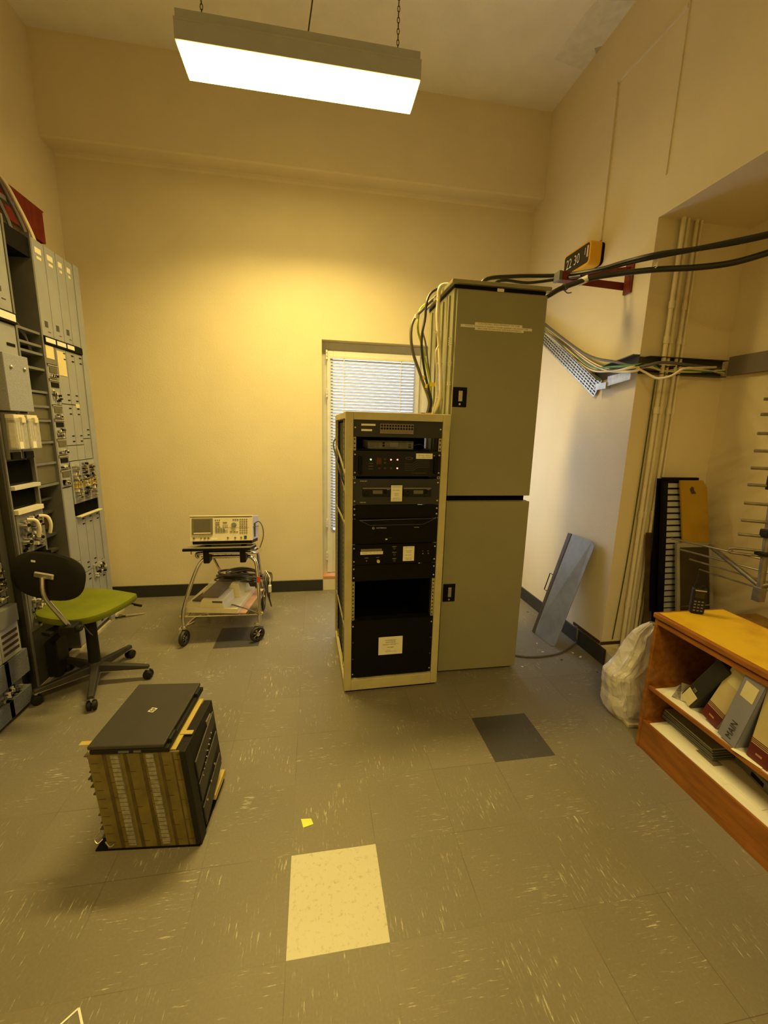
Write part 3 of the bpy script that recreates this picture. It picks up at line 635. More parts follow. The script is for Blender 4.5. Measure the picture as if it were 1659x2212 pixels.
obj('back_box',rbx(1.885,1.9,cy_a-.004,cy_b,cz_a+.004,cz_b-.006,.028),BLACK,ck)
obj('face',rbx(1.7985,1.802,cy_a+.012,cy_b-.010,cz_a+.016,cz_b-.012,.018),mat('clock_face',(.022,.022,.022),.25),ck)
for s,yc,hh,ww in(('22',2.975,.065,.062),('30',2.885,.065,.062),('1',2.795,.045,None)):
    text(s,ck,(1.7965,yc,2.688 if s!='1' else 2.705),-Y3,Z3,hh,WHITEI,w=ww,name='digits')
obj('date_card',MB().box((1.797,2.762,2.665),(1.7985,2.778,2.735)),mat('pink_card',C(225,160,95),.5),ck)
# ---------------------------------------------------------------- thick cables over the bracket into the niche
cable([V((1.00,2.62,2.30)),PY(1045,606,2.6),PY(1110,597,2.58),PX(1207,595,1.46),PX(1290,583,1.585),PX(1350,566,1.66),PX(1420,549,1.73),PX(1500,538,1.84),PX(1580,522,1.93),PX(1659,505,2.0),PX(1730,484,2.06)],.0115,CAB,'upper thick black cable resting on the red bracket, running into the niche')
cable([PX(1300,584,1.60),PX(1360,568,1.68),PX(1420,555,1.74),PX(1500,540,1.85),PX(1580,527,1.94),PX(1659,510,2.01),PX(1730,490,2.07)],.0095,CAB,'second black cable tied along the upper thick cable')
cable([V((1.02,2.66,2.30)),PY(1075,608,2.62),PY(1140,611,2.56),PX(1207,603,1.46),PX(1255,596,1.52)],.0085,CAB,'thin black cable passing just under the upper thick cable at the cabinet lid')
cable([V((1.27,2.56,2.25)),PX(1185,638,1.34),PX(1215,622,1.42),PX(1270,603,1.53),PX(1330,592,1.64),PX(1420,582,1.76),PX(1500,578,1.88),PX(1580,568,1.98),PX(1659,546,2.06),PX(1740,520,2.12)],.0145,CAB,'lower thick black cable sagging past the red bracket towards the niche',n=10)
p=PX(1262,605,1.515); q=PX(1256,607,1.508); tag(obj('cable_marker',MB().cyl(p+V((.016,-.013,.008)),q-V((.012,-.010,.007)),.0185,n=14),mat('white_tape',(.8,.8,.78),.5),smooth=True),'white printed band on the lower thick cable by the bracket','marker')
p=PX(1220,620,1.43); tag(obj('hose_clip',MB().cyl(p-V((.006,0,.005)),p+V((.008,0,.006)),.020,n=12).tube([p+V((0,0,-.018)),p+V((.02,0,-.030)),p+V((.045,0,-.026))],.003),GREYD,smooth=True),'dark metal clip around the lower thick cable beside the cabinet','clip')
m=MB()
for k in range(4): 
    p=PX(1419-1.2*k,561+5*k,1.745); m.tube([p+V((0,.012*math.cos(q*math.pi/4),.006*math.sin(q*math.pi/4))) for q in range(8)],.0025,n=5,closed=True)
tag(obj('spiral_wrap',m,PAPER),'white spiral wrap hanging under the second black cable','wrap')
# ---------------------------------------------------------------- trunkings along the right wall and into the niche
ty=NY
a=PX(1178,700,1.885); a2=PX(1178,735,1.885)
tr=thing('perforated_tray','galvanised perforated cable tray slanting down the right wall behind the cabinet','cable tray',(1.885,2.7,1.83))
P0,P1=PX(1150,680,1.885),PX(1300,822,1.885); P3,P2=PX(1150,712,1.885),PX(1276,838,1.885)
d=(P1-P0); L=d.length; du_=d.normalized(); dn_=((P3-P0)-du_*((P3-P0).dot(du_))).normalized(); Wd=.115
m=MB(); nc=34; nr=6
cw=L/nc; ch=Wd/nr
def tp(s_,t_,o=0): return P0+du_*s_+dn_*t_+V((-o,0,0))
for j in range(nr+1):
    t0=j*ch; m.slab([tp(0,t0-.0045),tp(L,t0-.0045),tp(L,t0+.0045),tp(0,t0+.0045)],(-.002,0,0))
for i in range(nc+1):
    s0=i*cw; m.slab([tp(s0-.0042,0,.0001),tp(s0+.0042,0,.0001),tp(s0+.0042,Wd,.0001),tp(s0-.0042,Wd,.0001)],(-.002,0,0))
obj('perforated_sheet',m,GALV,tr)
obj('tray_lip',MB().slab([tp(0,-.004),tp(L,-.004),tp(L,.0),tp(0,.0)],(-.045,0,0)),GALV,tr)
obj('backing',MB().slab([tp(0,0,-.006),tp(L,0,-.006),tp(L,Wd,-.006),tp(0,Wd,-.006)],(.001,0,0)),SLATE,tr)
# dark open trunking: on the right wall, round the corner, along the jamb
zt,zb=1.965,1.868
ot=thing('open_trunking','dark open cable trunking with its cover off, wrapping the niche corner','cable trunking',(2.1,2.28,zb))
obj('wall_section',MB().slab([(XR,NY-.002,zb+.02),(XR,NY-.002,zt+.012),(XR,2.68,zt-.03),(XR,2.68,zb-.01)],(-.006,0,0)).slab([(XR,NY-.002,zt+.012),(XR,2.68,zt-.03),(XR,2.68,zt-.036),(XR,NY-.002,zt+.006)],(-.05,0,0)),SLATE,ot)
obj('jamb_section',MB().box((XR,NY-.006,zb),(2.47,NY,zt)).box((XR+.03,NY-.045,zt-.004),(2.47,NY,zt)).box((XR,NY-.045,zb),(2.47,NY,zb+.004)),mat('dark_trunking_inside',(.05,.045,.035),.6),ot)
g0,g1=PX(1302,818,1.88),PX(1440,800,1.86)
obj('grey_cover_end',MB().slab([(1.86,2.30,1.835),(1.86,2.30,1.885),(1.86,2.50,1.875),(1.86,2.50,1.815)],(-.003,0,0)).box((1.85,2.50,1.80),(1.885,2.60,1.84)),GALV,ot)
gt=thing('grey_trunking','closed brown-grey trunking running along the niche towards the right','cable trunking',(2.45,1.8,1.88))
obj('cover',MB().slab([(2.47,2.255,1.875),(2.47,2.255,1.985),(2.455,1.2,1.985),(2.455,1.2,1.875)],(.045,0,0)),TROUT,gt,bevel=.003)
rr=rng(5)
cols=[(CABC,'cream'),(CABG,'grey'),(CABC,'cream'),(CABB,'brown'),(CABG,'grey'),(mat('green_wire',(.10,.30,.10),.5),'green'),(CABC,'cream'),(CAB,'black'),(CABC,'cream')]
names=['lowest','middle','upper','slack','crossed','twisted','tucked','rear','kinked']
for i,(cm,cn) in enumerate(cols):
    o_=i*.008-.03
    pts=[PX(1180,708+i*1.5,1.87),PX(1225,742+i*2,1.865+.003*(i%3)),PX(1275,780+i*2.2,1.85),PX(1320,797+rr.uniform(-6,6),1.84),PX(1370,797+rr.uniform(-8,8),1.85),V((1.905+.02*(i%3),NY-.02-.003*i,1.905+rr.uniform(-.02,.025))),V((2.05,NY-.015-.002*i,1.905+rr.uniform(-.025,.02))),V((2.25,NY-.02,1.90+rr.uniform(-.015,.03))),V((2.48,NY-.018,1.90+o_*.4))]
    cable(pts,.0045+.001*(i%3),cm,f'{names[i]} {cn} wire of the loose bundle in the open trunking','wire',group='wires spilling from the open trunking')
cable([PX(1376,795,1.86),PX(1395,805,1.9),PX(1420,817,1.93),PX(1450,812,1.95),PX(1475,797,1.99),PX(1500,795,2.1),V((2.40,NY-.03,1.925))],.0065,CABC,'cream wire dangling in a loop below the open trunking','wire')
cable([PX(1165,690,1.86),PX(1260,762,1.85),PX(1330,782,1.85),PX(1380,792,1.87),PX(1430,783,1.96),V((2.2,NY-.03,1.93)),V((2.44,NY-.02,1.92))],.0085,CABG,'thick grey cable lying over the tray and along the open trunking','wire')
# painted pipes on the jamb
for i,(x,yy,r_,s) in enumerate(((2.035,NY-.03,.0125,'leftmost painted pipe on the niche jamb, reaching the ledge'),(2.072,NY-.022,.010,'second painted pipe from the left on the niche jamb'),(2.128,NY-.022,.010,'third painted pipe from the left on the niche jamb'),(2.160,NY-.020,.008,'rightmost slim painted pipe on the niche jamb'))):
    t=thing('painted_pipe',s,'pipe',(x,yy,NS),'painted pipes on the niche jamb')
    obj('pipe',MB().cyl((x,yy,NS),(x,yy,NT),r_,n=14),CONC,t,smooth=True)
    for z in(2.25,2.06,1.66,1.02,.42)[(i%2):]: obj('coupling',MB().cyl((x,yy,z-.02),(x,yy,z+.02),r_+.0035,n=14),CONC,t,smooth=True)
cable([(2.015,NY-.012,1.84),(2.012,NY-.012,1.4),(2.005,NY-.012,.9),(1.99,NY-.012,.5),(1.97,NY-.014,.16)],.0035,mat('green_cable',(.05,.085,.012),.5),'thin green cable left of the painted pipes')
# ---------------------------------------------------------------- things leaning in the niche
zb=NS
def lean(name,label,cat,x0,x1,yb,yt,h,th,m_,**k):
    t=thing(name,label,cat,((x0+x1)/2,yb,zb))
    def P(x,f,o=0): return V((x,yb+(yt-yb)*f-o,zb+h*f))
    return t,P
t,P=lean('black_screen','tall black framed panel standing against the niche jamb behind the pipes','panel',2.16,2.30,2.17,2.25,1.15,.01,BLACK)
obj('board',MB().slab([P(2.135,0),P(2.26,0),P(2.225,1),P(2.105,1)],(0,.012,0)),BLACK,t)
t,P=lean('slatted_screen','tall panel of white and brown corrugated slats leaning in the niche','panel',2.2,2.4,2.13,2.20,1.14,.02,GREYM)
m=MB(); k=0; 
while k<30:
    f=k/30; f2=(k+.66)/30; x0_=2.20-.09*f; x1_=2.42-.09*f; m.slab([P(x0_,f,.012),P(x1_,f,.012),P(x1_,f2,.004),P(x0_,f2,.004)],(0,.006,0)); k+=1
obj('slats',m,mat('slat_cream_grey',C(176,156,104),.5),t); obj('back_sheet',MB().slab([P(2.19,0,-.008),P(2.43,0,-.008),P(2.34,1,-.008),P(2.10,1,-.008)],(0,.006,0)),BROWN,t)
obj('edge',MB().slab([P(2.175,0,.014),P(2.205,0,.014),P(2.115,1.01,.014),P(2.085,1.01,.014)],(0,.02,0)).slab([P(2.085,1,.014),P(2.33,1,.014),P(2.33,1.02,.014),P(2.085,1.02,.014)],(0,.02,0)),BLACK,t)
t,P=lean('cardboard_sheet','yellow-brown cardboard with a torn hole leaning over the corrugated panel','cardboard',2.24,2.45,2.09,2.15,1.15,.02,CARDB)
f0=.66; q=[P(2.235,f0),P(2.425,f0),P(2.355,.965),P(2.335,.985),P(2.325,1.0),P(2.165,1.0)]
obj('sheet',MB().slab(q,(0,.012,0)),CARDB,t,bevel=.001)
obj('torn_hole',MB().slab([P(2.235,.955,.002),P(2.250,.93,.002),P(2.285,.932,.002),P(2.265,.948,.002),P(2.260,.965,.002),P(2.245,.968,.002)],(0,.001,0)),BROWN,t)
t,P=lean('framed_panel','dark panel in a pale metal frame leaning in the niche under the cardboard','panel',2.2,2.5,2.0,2.13,.76,.02,DUSK)
obj('panel_sheet',MB().slab([P(2.22,0),P(2.455,0),P(2.425,1),P(2.20,1)],(0,.008,0)),DUSK,t)
m=MB()
for a,b,c_,d_ in(((2.205,0),(2.225,0),(2.205,1),(2.185,1)),((2.445,0),(2.468,0),(2.438,1),(2.417,1))): m.slab([P(*a,.006),P(*b,.006),P(*c_,.006),P(*d_,.006)],(0,.016,0))
m.slab([P(2.185,.975,.0065),P(2.438,.975,.0065),P(2.438,1.01,.0065),P(2.185,1.01,.0065)],(0,.016,0))
obj('frame',m,ALU,t)
obj('cross_bar',MB().slab([P(2.21,.50,.008),P(2.45,.50,.008),P(2.45,.508,.008),P(2.21,.508,.008)],(0,.004,0)),CHROME,t)
t,P=lean('brown_board','narrow brown board standing left of the black screen in the niche','board',2.09,2.14,2.18,2.26,.80,.02,BROWNP)
obj('board',MB().slab([P(2.10,0,.03),P(2.15,0,.03),P(2.14,1,.0),P(2.09,1,.0)],(0,.010,0)),BROWNP,t)
t,P=lean('grey_board','tall pale grey board leaning just right of the painted pipes','board',2.05,2.1,2.2,2.27,1.1,.02,GREYM)
obj('board',MB().slab([P(2.135,.0,.0),P(2.19,0,0),P(2.17,1,0),P(2.125,1,0)],(0,.006,0)),GREYM,t)
# ---------------------------------------------------------------- antenna
an=thing('yagi_antenna','dull aluminium yagi antenna with a vertical boom and rod reflector leaning in the niche','antenna',(2.15,1.62,.70))
b0,b1=V((2.165,1.60,.735)),V((2.20,1.70,2.0)); 
def bp_(z): f=(z-b0.z)/(b1.z-b0.z); return b0+(b1-b0)*f
obj('boom',MB().tube([b0,b1],.0155,n=12,smooth=False),DSTEEL,an,smooth=True)
for k,(v_,u_) in enumerate(((858,1660),(893,1655),(936,1644),(975,1637),(1013,1632),(1050,1630),(1090,1619),(1127,1615),(1157,1610))):
    z=bp_(PY(1650,v_,1.65).z).z; c=bp_(z+.0); half=.085+.0035*k
    d=V((-.82,.57,.0)).normalized(); obj('director',MB().cyl(c-d*half,c+d*half,.0075,n=8),DSTEEL,an,smooth=True)
z=PY(1630,1188,1.65).z; c=bp_(z); d=V((-.82,.57,0)).normalized()
obj('dipole',MB().tube([c-d*.10,c+d*.12,c+d*.13+V((0,0,-.012)),c+d*.12+V((0,0,-.024)),c-d*.10+V((0,0,-.024))],.007,n=8),DSTEEL,an,smooth=True)
obj('clamp',MB().box(c+V((-.03,-.03,-.02)),c+V((.03,.03,.0))).box(bp_(c.z+.09)+V((-.028,-.02,-.02)),bp_(c.z+.09)+V((.02,.02,.02))).box(bp_(c.z+.33)+V((-.03,-.02,-.03)),bp_(c.z+.33)+V((.02,.02,.04))),PLAST,an,bevel=.004)
e1=PY(1533,1178,1.93); e0=bp_(.79); obj('reflector_arm',MB().tube([e0,e1],.0125,n=10,smooth=False),DSTEEL,an,smooth=True)
e2=e0+V((.10,-.24,.16)); obj('reflector_arm',MB().tube([e0,e2],.0125,n=10,smooth=False),DSTEEL,an,smooth=True)
for a,b in(((2.064,2.05,.92),(2.225,1.54,.92)),((2.14,2.05,.851),(2.26,1.5,.851)),((2.215,2.05,.788),(2.32,1.5,.788)),((2.293,2.05,.722),(2.38,1.5,.722))):
    obj('reflector_rod',MB().cyl(a,b,.0055,n=8),STEEL,an,smooth=True)
obj('foot',MB().box(e0+V((-.02,-.02,-.075)),e0+V((.02,.02,0))),DSTEEL,an,bevel=.004)
p=bp_(1.0); tag(obj('coax_cable',MB().tube([p+V((.02,-.01,0)),p+V((.06,-.05,.02)),p+V((.09,-.08,.15)),p+V((.11,-.1,.4))],.005),CAB,smooth=True),'black coax running up behind the antenna boom','cable')
tb=thing('side_table','brown timber table edge standing behind the bookshelf at the far right','table',(2.3,1.4,NS))
obj('table_top',MB().box((2.05,1.05,.50),(2.48,1.83,.53)),mat('brown_timber',C(150,100,28),.5,var=.3),tb,bevel=.004)
for x in(2.08,2.44):
    for y in(1.09,1.79): obj('leg',MB().box((x-.018,y-.018,NS),(x+.018,y+.018,.50)),mat('brown_timber',(.1,.1,.1)),tb)
# ================================================================ BOOKSHELF
BX0,BX1,BY1,BY0,BH=1.567,1.93,1.572,.30,.700
bs=thing('low_bookshelf','low orange veneer bookshelf with a yellow top standing in front of the niche','bookshelf',((BX0+BX1)/2,(BY0+BY1)/2,0))
obj('side_panel',MB().box((BX0,BY1-.016,0),(BX1,BY1,BH-.028)),WOOD,bs,bevel=.001); obj('side_panel',MB().box((BX0,BY0,0),(BX1,BY0+.016,BH-.028)),WOOD,bs)
obj('back_panel',MB().box((BX1-.006,BY0+.016,.03),(BX1,BY1-.016,BH-.03)),WOODD,bs)
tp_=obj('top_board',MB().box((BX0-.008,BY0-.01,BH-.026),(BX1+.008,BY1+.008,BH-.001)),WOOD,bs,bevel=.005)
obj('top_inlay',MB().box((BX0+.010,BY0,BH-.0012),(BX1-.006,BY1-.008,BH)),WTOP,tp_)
obj('top_rail',MB().box((BX0+.001,BY0+.016,BH-.055),(BX0+.018,BY1-.016,BH-.032)),WOOD,bs,bevel=.002)
SZ1=.335; SZ0=.150
for z,w_ in((SZ1,'middle'),(SZ0,'bottom')):
    s=obj('shelf_board',MB().box((BX0+.004,BY0+.016,z-.018),(BX1-.006,BY1-.016,z)),WOOD,bs,bevel=.001,label=w_+' shelf board')
    obj('shelf_lining',MB().box((BX0+.012,BY0+.2,z),(BX1-.02,BY1-.05,z+.0016)),SHELFP,s)
obj('plinth',MB().box((BX0+.003,BY0+.016,0),(BX0+.02,BY1-.016,SZ0-.018)),WOOD,bs)
def bsp(u,v,z): return PZ(u,v,z)
# binders on the middle shelf
def binder(label,yb,tilt,th,h,dep,body,label_m=None,foot=False,x=BX0+.035,lean_x=0,writing=None,name='ring_binder',yaw=0):
    t=thing(name,label,'binder',(x+dep/2,yb,SZ1+.002),'binders on the middle shelf')
    # local frame: u = away from spine (+x), w = thickness (+y), n = up
    T=MX.Translation((x,yb,SZ1+.003))@MX.Rotation(R(yaw),4,'Z')@MX.Rotation(R(tilt),4,'X')
    m=MB(T); m.box((0,0,0),(.003,th,h)).box((0,0,0),(dep,.003,h)).box((0,th-.003,0),(dep,th,h)); obj('cover',m,body,t,bevel=.002)
    obj('papers',MB(T).box((.012,.004,.004),(dep-.012,th-.012,h-.012)),PAPER2,t)
    if foot:
        f=obj('foot_band',MB(T).box((-.0008,-.0006,0),(.0,th+.0006,h*.2)),MAROON,t)
        for k in range(3): obj('stripe',MB(T).box((-.0009,-.0006,h*(.215+.022*k)),(0,th+.0006,h*(.225+.022*k))),MAROON,t)
        obj('badge',MB(T).box((-.0014,th*.35,h*.085),(-.0008,th*.65,h*.11)),mat('brass_badge',C(170,110,50),.4),f)
    if label_m: 
        l_=obj('spine_label',MB(T).box((-.0012,th*.18,h*.68),(0,th*.82,h*.9)),label_m,t)
    if writing:
        R_=T.to_3x3(); text(writing,t,T@V((-.0013,th*.45,h*.2)),R_@V((0,0,1)),R_@V((0,-1,0))*-1 if False else R_@V((0,1,0)),th*.33,INK)
    return t
YLAB=mat('faded_label',C(214,184,96),.6)
t=thing('box_file','dark box file with a metal clasp slumped at the left of the middle shelf','binder',(BX0+.15,1.40,SZ1+.002))
T=MX.Translation((BX0+.045,1.372,SZ1+.003))@MX.Rotation(R(-6),4,'Z')@MX.Rotation(R(29),4,'X')
obj('case',MB(T).box((0,0,0),(.25,.068,.30)),BINDB,t,bevel=.008)
obj('spine_plate',MB(T).box((-.002,.008,.004),(0,.06,.075)),YLAB,t,bevel=.001); obj('clasp',MB(T).box((-.005,.028,.085),(0,.045,.10)),STEEL,t,bevel=.002)
binder('cream binder with a maroon foot and faded labels leaning on the grey binder',1.246,17.5,.074,.31,.26,BINDY,YLAB,True,x=BX0+.042)
binder('grey lever-arch binder with a cream spine label and handwriting',1.140,11,.074,.310,.27,BINDG,YLAB,False,writing='MAIN',x=BX0+.008)
binder('cream binder with a maroon foot at the right edge of the photo',1.030,4,.075,.31,.26,BINDY,None,True,x=BX0+.02)
for i in range(3): 
    z=SZ1+.002+.001*i; T=MX.Translation((BX0+.10+.02*i,1.46-.01*i,z))@MX.Rotation(R(20+12*i),4,'Z')
    tag(obj('leaflet',MB(T).box((-.07,-.05,0),(.1,.05,.0008)),PAPER2 if i!=1 else mat('printed_leaflet',(.35,.33,.34),.6,var=.5,scale=60)),('top','printed grey','lowest')[i]+' leaflet under the slumped box file','paper','leaflets under the box file')
tag(obj('folded_paper',MB(MX.Translation((BX0+.06,1.0,SZ1+.003))@MX.Rotation(R(8),4,'Z')).box((-.045,.05,0),(.1,.15,.002)),PAPER2,bevel=.001),'folded cream paper under the grey binder','paper')
# bottom shelf contents
def flat(name,label,cat,x,y,z,sx,sy,th,rz_,m_,group=None,bevel=.0008):
    T=MX.Translation((x,y,z))@MX.Rotation(R(rz_),4,'Z'); return tag(obj(name,MB(T).box((-sx/2,-sy/2,0),(sx/2,sy/2,th)),m_,bevel=bevel),label,cat,group)
Zs=SZ0+.002
flat('paper_sheet','long cream sheet lining the front of the bottom shelf','paper',BX0+.078,1.15,Zs,.13,.70,.0012,0.5,PAPER2)
flat('paper_sheet','printed cream sheet overlapping at the front left of the bottom shelf','paper',BX0+.10,1.33,Zs+.0014,.15,.34,.0012,-2,PAPER2)
flat('paper_sheet','lined sheet lying in the middle of the bottom shelf','paper',BX0+.115,1.17,Zs+.0028,.13,.25,.0012,2,PAPER2)
flat('photo_card','dark photo card on the sheets of the bottom shelf','card',BX0+.095,1.29,Zs+.0042,.045,.09,.0008,-4,mat('olive_card',C(130,108,60),.5))
for i in range(5):
    flat('grey_folder',('bottom','second','third','fourth','top')[i]+' grey folder of the pile at the back of the bottom shelf','folder',BX0+.205,1.405,Zs+.0055+i*.0105,.22,.28-.005*i,.008,-3+1.2*(i%2),GREYM if i<4 else mat('cream_folder',C(150,132,80),.6),'pile of grey folders on the bottom shelf',bevel=.002)
dv=thing('old_modem','flat dusty grey electronic unit lying on the bottom shelf at the right','electronic unit',(BX0+.2,.93,Zs+.004))
T=MX.Translation((BX0+.232,1.095,Zs+.0055))@MX.Rotation(R(-14),4,'Z')
obj('case',MB(T).box((-.085,-.15,0),(.085,.15,.045)),mat('dusty_grey_case',C(112,98,62),.5,var=.3,scale=30),dv,bevel=.005)
obj('socket_row',MB(T).box((-.0865,-.12,.012),(-.085,-.04,.03)).box((-.0865,.0,.012),(-.085,.06,.03)),BLACK,dv)
flat('paper_pad','cream printed pad lying on the dusty unit of the bottom shelf','paper',BX0+.24,1.14,Zs+.051,.14,.22,.004,-14,PAPER2)
# walkie talkie
wt=thing('walkie_talkie','black handheld radio with keypad and antenna standing on the yellow shelf top','radio',(1.745,1.515,BH))
T=MX.Translation((1.752,1.545,BH+.001))@MX.Rotation(R(-30),4,'Z')
obj('body',MB(T).box((-.028,-.016,0),(.028,.018,.122)),PLAST,wt,bevel=.007)
obj('antenna',MB(T).cyl((-.016,.003,.12),(-.016,.003,.143),.0065,n=12).cyl((-.016,.003,.143),(-.011,.006,.205),.0042,.003,n=10),PLAST,wt,smooth=True)
obj('volume_knob',MB(T).cyl((.012,.002,.12),(.012,.002,.134),.007,n=14),PLAST,wt,smooth=True)
obj('screen',MB(T).box((-.020,-.0175,.078),(.018,-.016,.108)),mat('dark_lcd',(.01,.01,.012),.15),wt)
obj('trim_band',MB(T).box((-.022,-.0178,.111),(.022,-.016,.116)),STEEL,wt)
m=MB(T)
for i in range(3):
    for j in range(4): m.box((-.019+.014*i,-.0178,.014+.0145*j),(-.010+.014*i,-.016,.020+.0145*j))
obj('keypad',m,GREYM,wt,bevel=.0008)
# ---------------------------------------------------------------- polythene bag
bg=thing('plastic_bag','crumpled milky polythene bag slumped between the bookshelf and the niche ledge','bag',(1.70,1.83,0))
from mathutils import noise as NZ
# outline heights of the slumped bag: (z, left x, right x, centre y, half depth)
LV=[(.004,1.600,1.86,1.78,.06),(.03,1.572,1.88,1.79,.085),(.075,1.560,1.88,1.80,.10),(.13,1.562,1.88,1.80,.095),(.20,1.545,1.88,1.80,.08),(.245,1.540,1.88,1.80,.07),(.275,1.575,1.88,1.80,.075),(.33,1.605,1.88,1.795,.07),(.38,1.625,1.88,1.79,.06),(.43,1.645,1.88,1.785,.05),(.475,1.66,1.87,1.78,.04),(.51,1.70,1.86,1.775,.025),(.535,1.735,1.86,1.77,.012)]
def lv(v):
    f=v*(len(LV)-1); k=min(int(f),len(LV)-2); t_=f-k; return [a+(b-a)*t_ for a,b in zip(LV[k],LV[k+1])]
def bagp(u,v,sc=1.0,off=0):
    z,xl,xr,yc,dp=lv(v); a=u*2*math.pi; cx_,rx=(xl+xr)/2,(xr-xl)/2*sc
    q=V((math.cos(a)*2.2+off,math.sin(a)*2.2,z*4.5)); 
    r1=1-2*abs(NZ.noise(q)); r2=1-2*abs(NZ.noise(q*2.3+V((5,2,8)))); r3=1-2*abs(NZ.noise(V((math.cos(a)*4+z*6,math.sin(a)*4,z*1.5+off))))
    k=1+.16*r1+.10*r2+.10*r3-.14
    cosx=math.copysign(abs(math.cos(a))**.75,math.cos(a)); sn_=math.copysign(abs(math.sin(a))**.75,math.sin(a))
    return V((min(cx_+cosx*rx*(.96+.04*r1),1.885),yc+sn_*dp*sc*k*1.05,max(.003,z+.012*r1*min(1,z*8))))
m=MB(); m.grid(lambda u,v:bagp(u,v),90,56); obj('bag_film',m,BAGM,bg)
m=MB(); m.grid(lambda u,v:bagp(u*.999,v*.80,.82,3.0),60,36); obj('inner_fold',m,BAGM,bg)
m=MB(); m.grid(lambda a,b:V((1.60+.11*a-.02*b,1.765+.03*math.sin(4*a+2*b),.075+.17*b+.01*math.sin(8*a))),14,14)
obj('crumpled_paper',m,mat('white_crumpled',(.85,.86,.9),.7,bump=.6,bscale=40),bg,smooth=True)
tag(obj('flat_packet',MB(MX.Translation((1.70,1.70,0))@MX.Rotation(R(-8),4,'Z')).box((-.085,-.035,0),(.09,.03,.02)),mat('cream_packet',C(190,160,92),.5),bevel=.004),'flat cream packet on the floor under the polythene bag','packet')
# ---------------------------------------------------------------- leaning metal sheet
sp_=thing('metal_sheet','long blue-grey steel cover with rounded corners and a pull handle leaning on the right wall','metal panel',(1.68,2.62,0))
A,B=PZ(1150,1364,.002),PZ(1197,1400,.002); Cc,D=PX(1287,1172,1.86),PX(1228,1151,1.86)
nrm=((B-A).cross(D-A)).normalized(); nrm=nrm if nrm.x<0 else -nrm
def bil(a,b): return A*(1-a)*(1-b)+B*a*(1-b)+Cc*a*b+D*(1-a)*b
pts=[bil(0,0),bil(.88,0),bil(1,.02),bil(1,.97),bil(.88,1),bil(0,1)]
obj('sheet',MB().slab(pts,-nrm*.004),PANEL,sp_,bevel=.001)
obj('folded_edge',MB().slab([bil(0,0),bil(.0,1),bil(.13,1.0),bil(.10,0)],nrm*.004).slab([bil(0,0),bil(0,1),bil(.01,1),bil(.01,0)],-nrm*.03),BROWNP,sp_)
m=MB(); off=-nrm*0
e=(A-B).normalized(); h0,h1=bil(-.0,.42),bil(0,.585)
m.box((0,0,0),(0,0,0)) if False else None
m.tube([h0,h0+e*.035,h1+e*.035,h1],.004,n=6,smooth=False); obj('pull_handle',m,BLACK,sp_)
q=bil(.64,.50); ux=(bil(.5,.3)-bil(.64,.7)).normalized(); uz=nrm.cross(ux); text('ATLASGOR',sp_,q+nrm*.001,ux,uz,.026,mat('faded_marker',(.10,.11,.13),.6),w=.16)
cable([V((1.29,2.46,.008)),PZ(1112,1415,.006),PZ(1150,1419,.006),PZ(1200,1413,.006),PZ(1230,1400,.006),PZ(1246,1385,.012),V((1.880,2.52,.05)),V((1.884,2.53,.11)),V((1.89,2.555,.125))],.0065,CABG,'grey cable curving over the floor from the cabinet to the right skirting')
# ================================================================ LEFT RACKS
FXL=-1.55
def LP(u,v): return PX(u,v,FXL)
rr=rng(11)
# far rack: four columns of grey panels
fr=thing('telephone_rack','tall grey telephone rack of four narrow panelled columns against the far left corner','rack',(FXL-.14,3.09,0))
ys=[2.853,2.966,3.075,3.195,3.325]
obj('upright',MB().box((FXL-.22,2.838,.03),(FXL+.004,2.852,2.53)),GREYM,fr); obj('end_plate',MB().box((FXL-.24,3.262,.02),(FXL+.006,3.328,2.52)),GREY,fr,bevel=.002)
obj('core',MB().box((FXL-.24,2.853,.02),(FXL-.012,3.262,2.51)),GREYD,fr)
cw_=[(2.855,2.962),(2.966,3.072),(3.076,3.166),(3.170,3.260)]
zsplit=1.985
for i,(ya,yb) in enumerate(cw_):
    pn=obj('upper_panel',MB().box((FXL-.012,ya,2.0),(FXL+.002,yb,2.515)),GREY,fr,bevel=.0015)
    obj('label_card',MB().box((FXL+.002,ya+.02,2.445),(FXL+.003,yb-.03,2.475)).box((FXL+.002,ya+.03,2.415),(FXL+.003,yb-.035,2.43)),PAPER,pn)
    if i<3: obj('printed_mark',MB().box((FXL+.002,ya+.03,2.05),(FXL+.0026,ya+.062,2.085)).box((FXL+.002,ya+.055,2.025),(FXL+.0026,ya+.08,2.03)),GREYD,pn)
    obj('designation_strip',MB().box((FXL-.005,ya,1.955),(FXL+.010,yb,1.995)),BLACK,fr)
    if i<3: obj('strip_card',MB().box((FXL+.010,ya+.006,1.965),(FXL+.0112,yb-.006,1.990)),mat('bright_card',(.85,.83,.75),.6),fr)
def small(par,y0_,y1_,z0_,z1_,seed,dens=10,x=FXL):
    dens=int(dens*2.2); r_=rng(seed); a=MB(); b=MB(); c_=MB(); d_=MB()
    for k in range(dens):
        yy=r_.uniform(y0_+.004,y1_-.02); zz=r_.uniform(z0_+.004,z1_-.02); s_=r_.uniform(.004,.016); h_=r_.uniform(.003,.018)
        (a,b,c_,d_)[k%4].box((x,yy,zz),(x+r_.uniform(.006,.022),min(y1_,yy+s_),min(z1_,zz+h_)))
    for q_,m_ in((a,CHROME),(b,BLACK),(c_,mat('pale_component',(.72,.68,.58),.5)),(d_,GREYM)):
        o_=obj('component',q_,m_,par); o_['kind']='stuff'
def module(par,name,ya,yb,za,zb_,m_,x=FXL,dep=.012,**k): return obj(name,MB().box((x-.012,ya,za),(x+dep-.012,yb,zb_)),m_,par,bevel=.0012,**k)
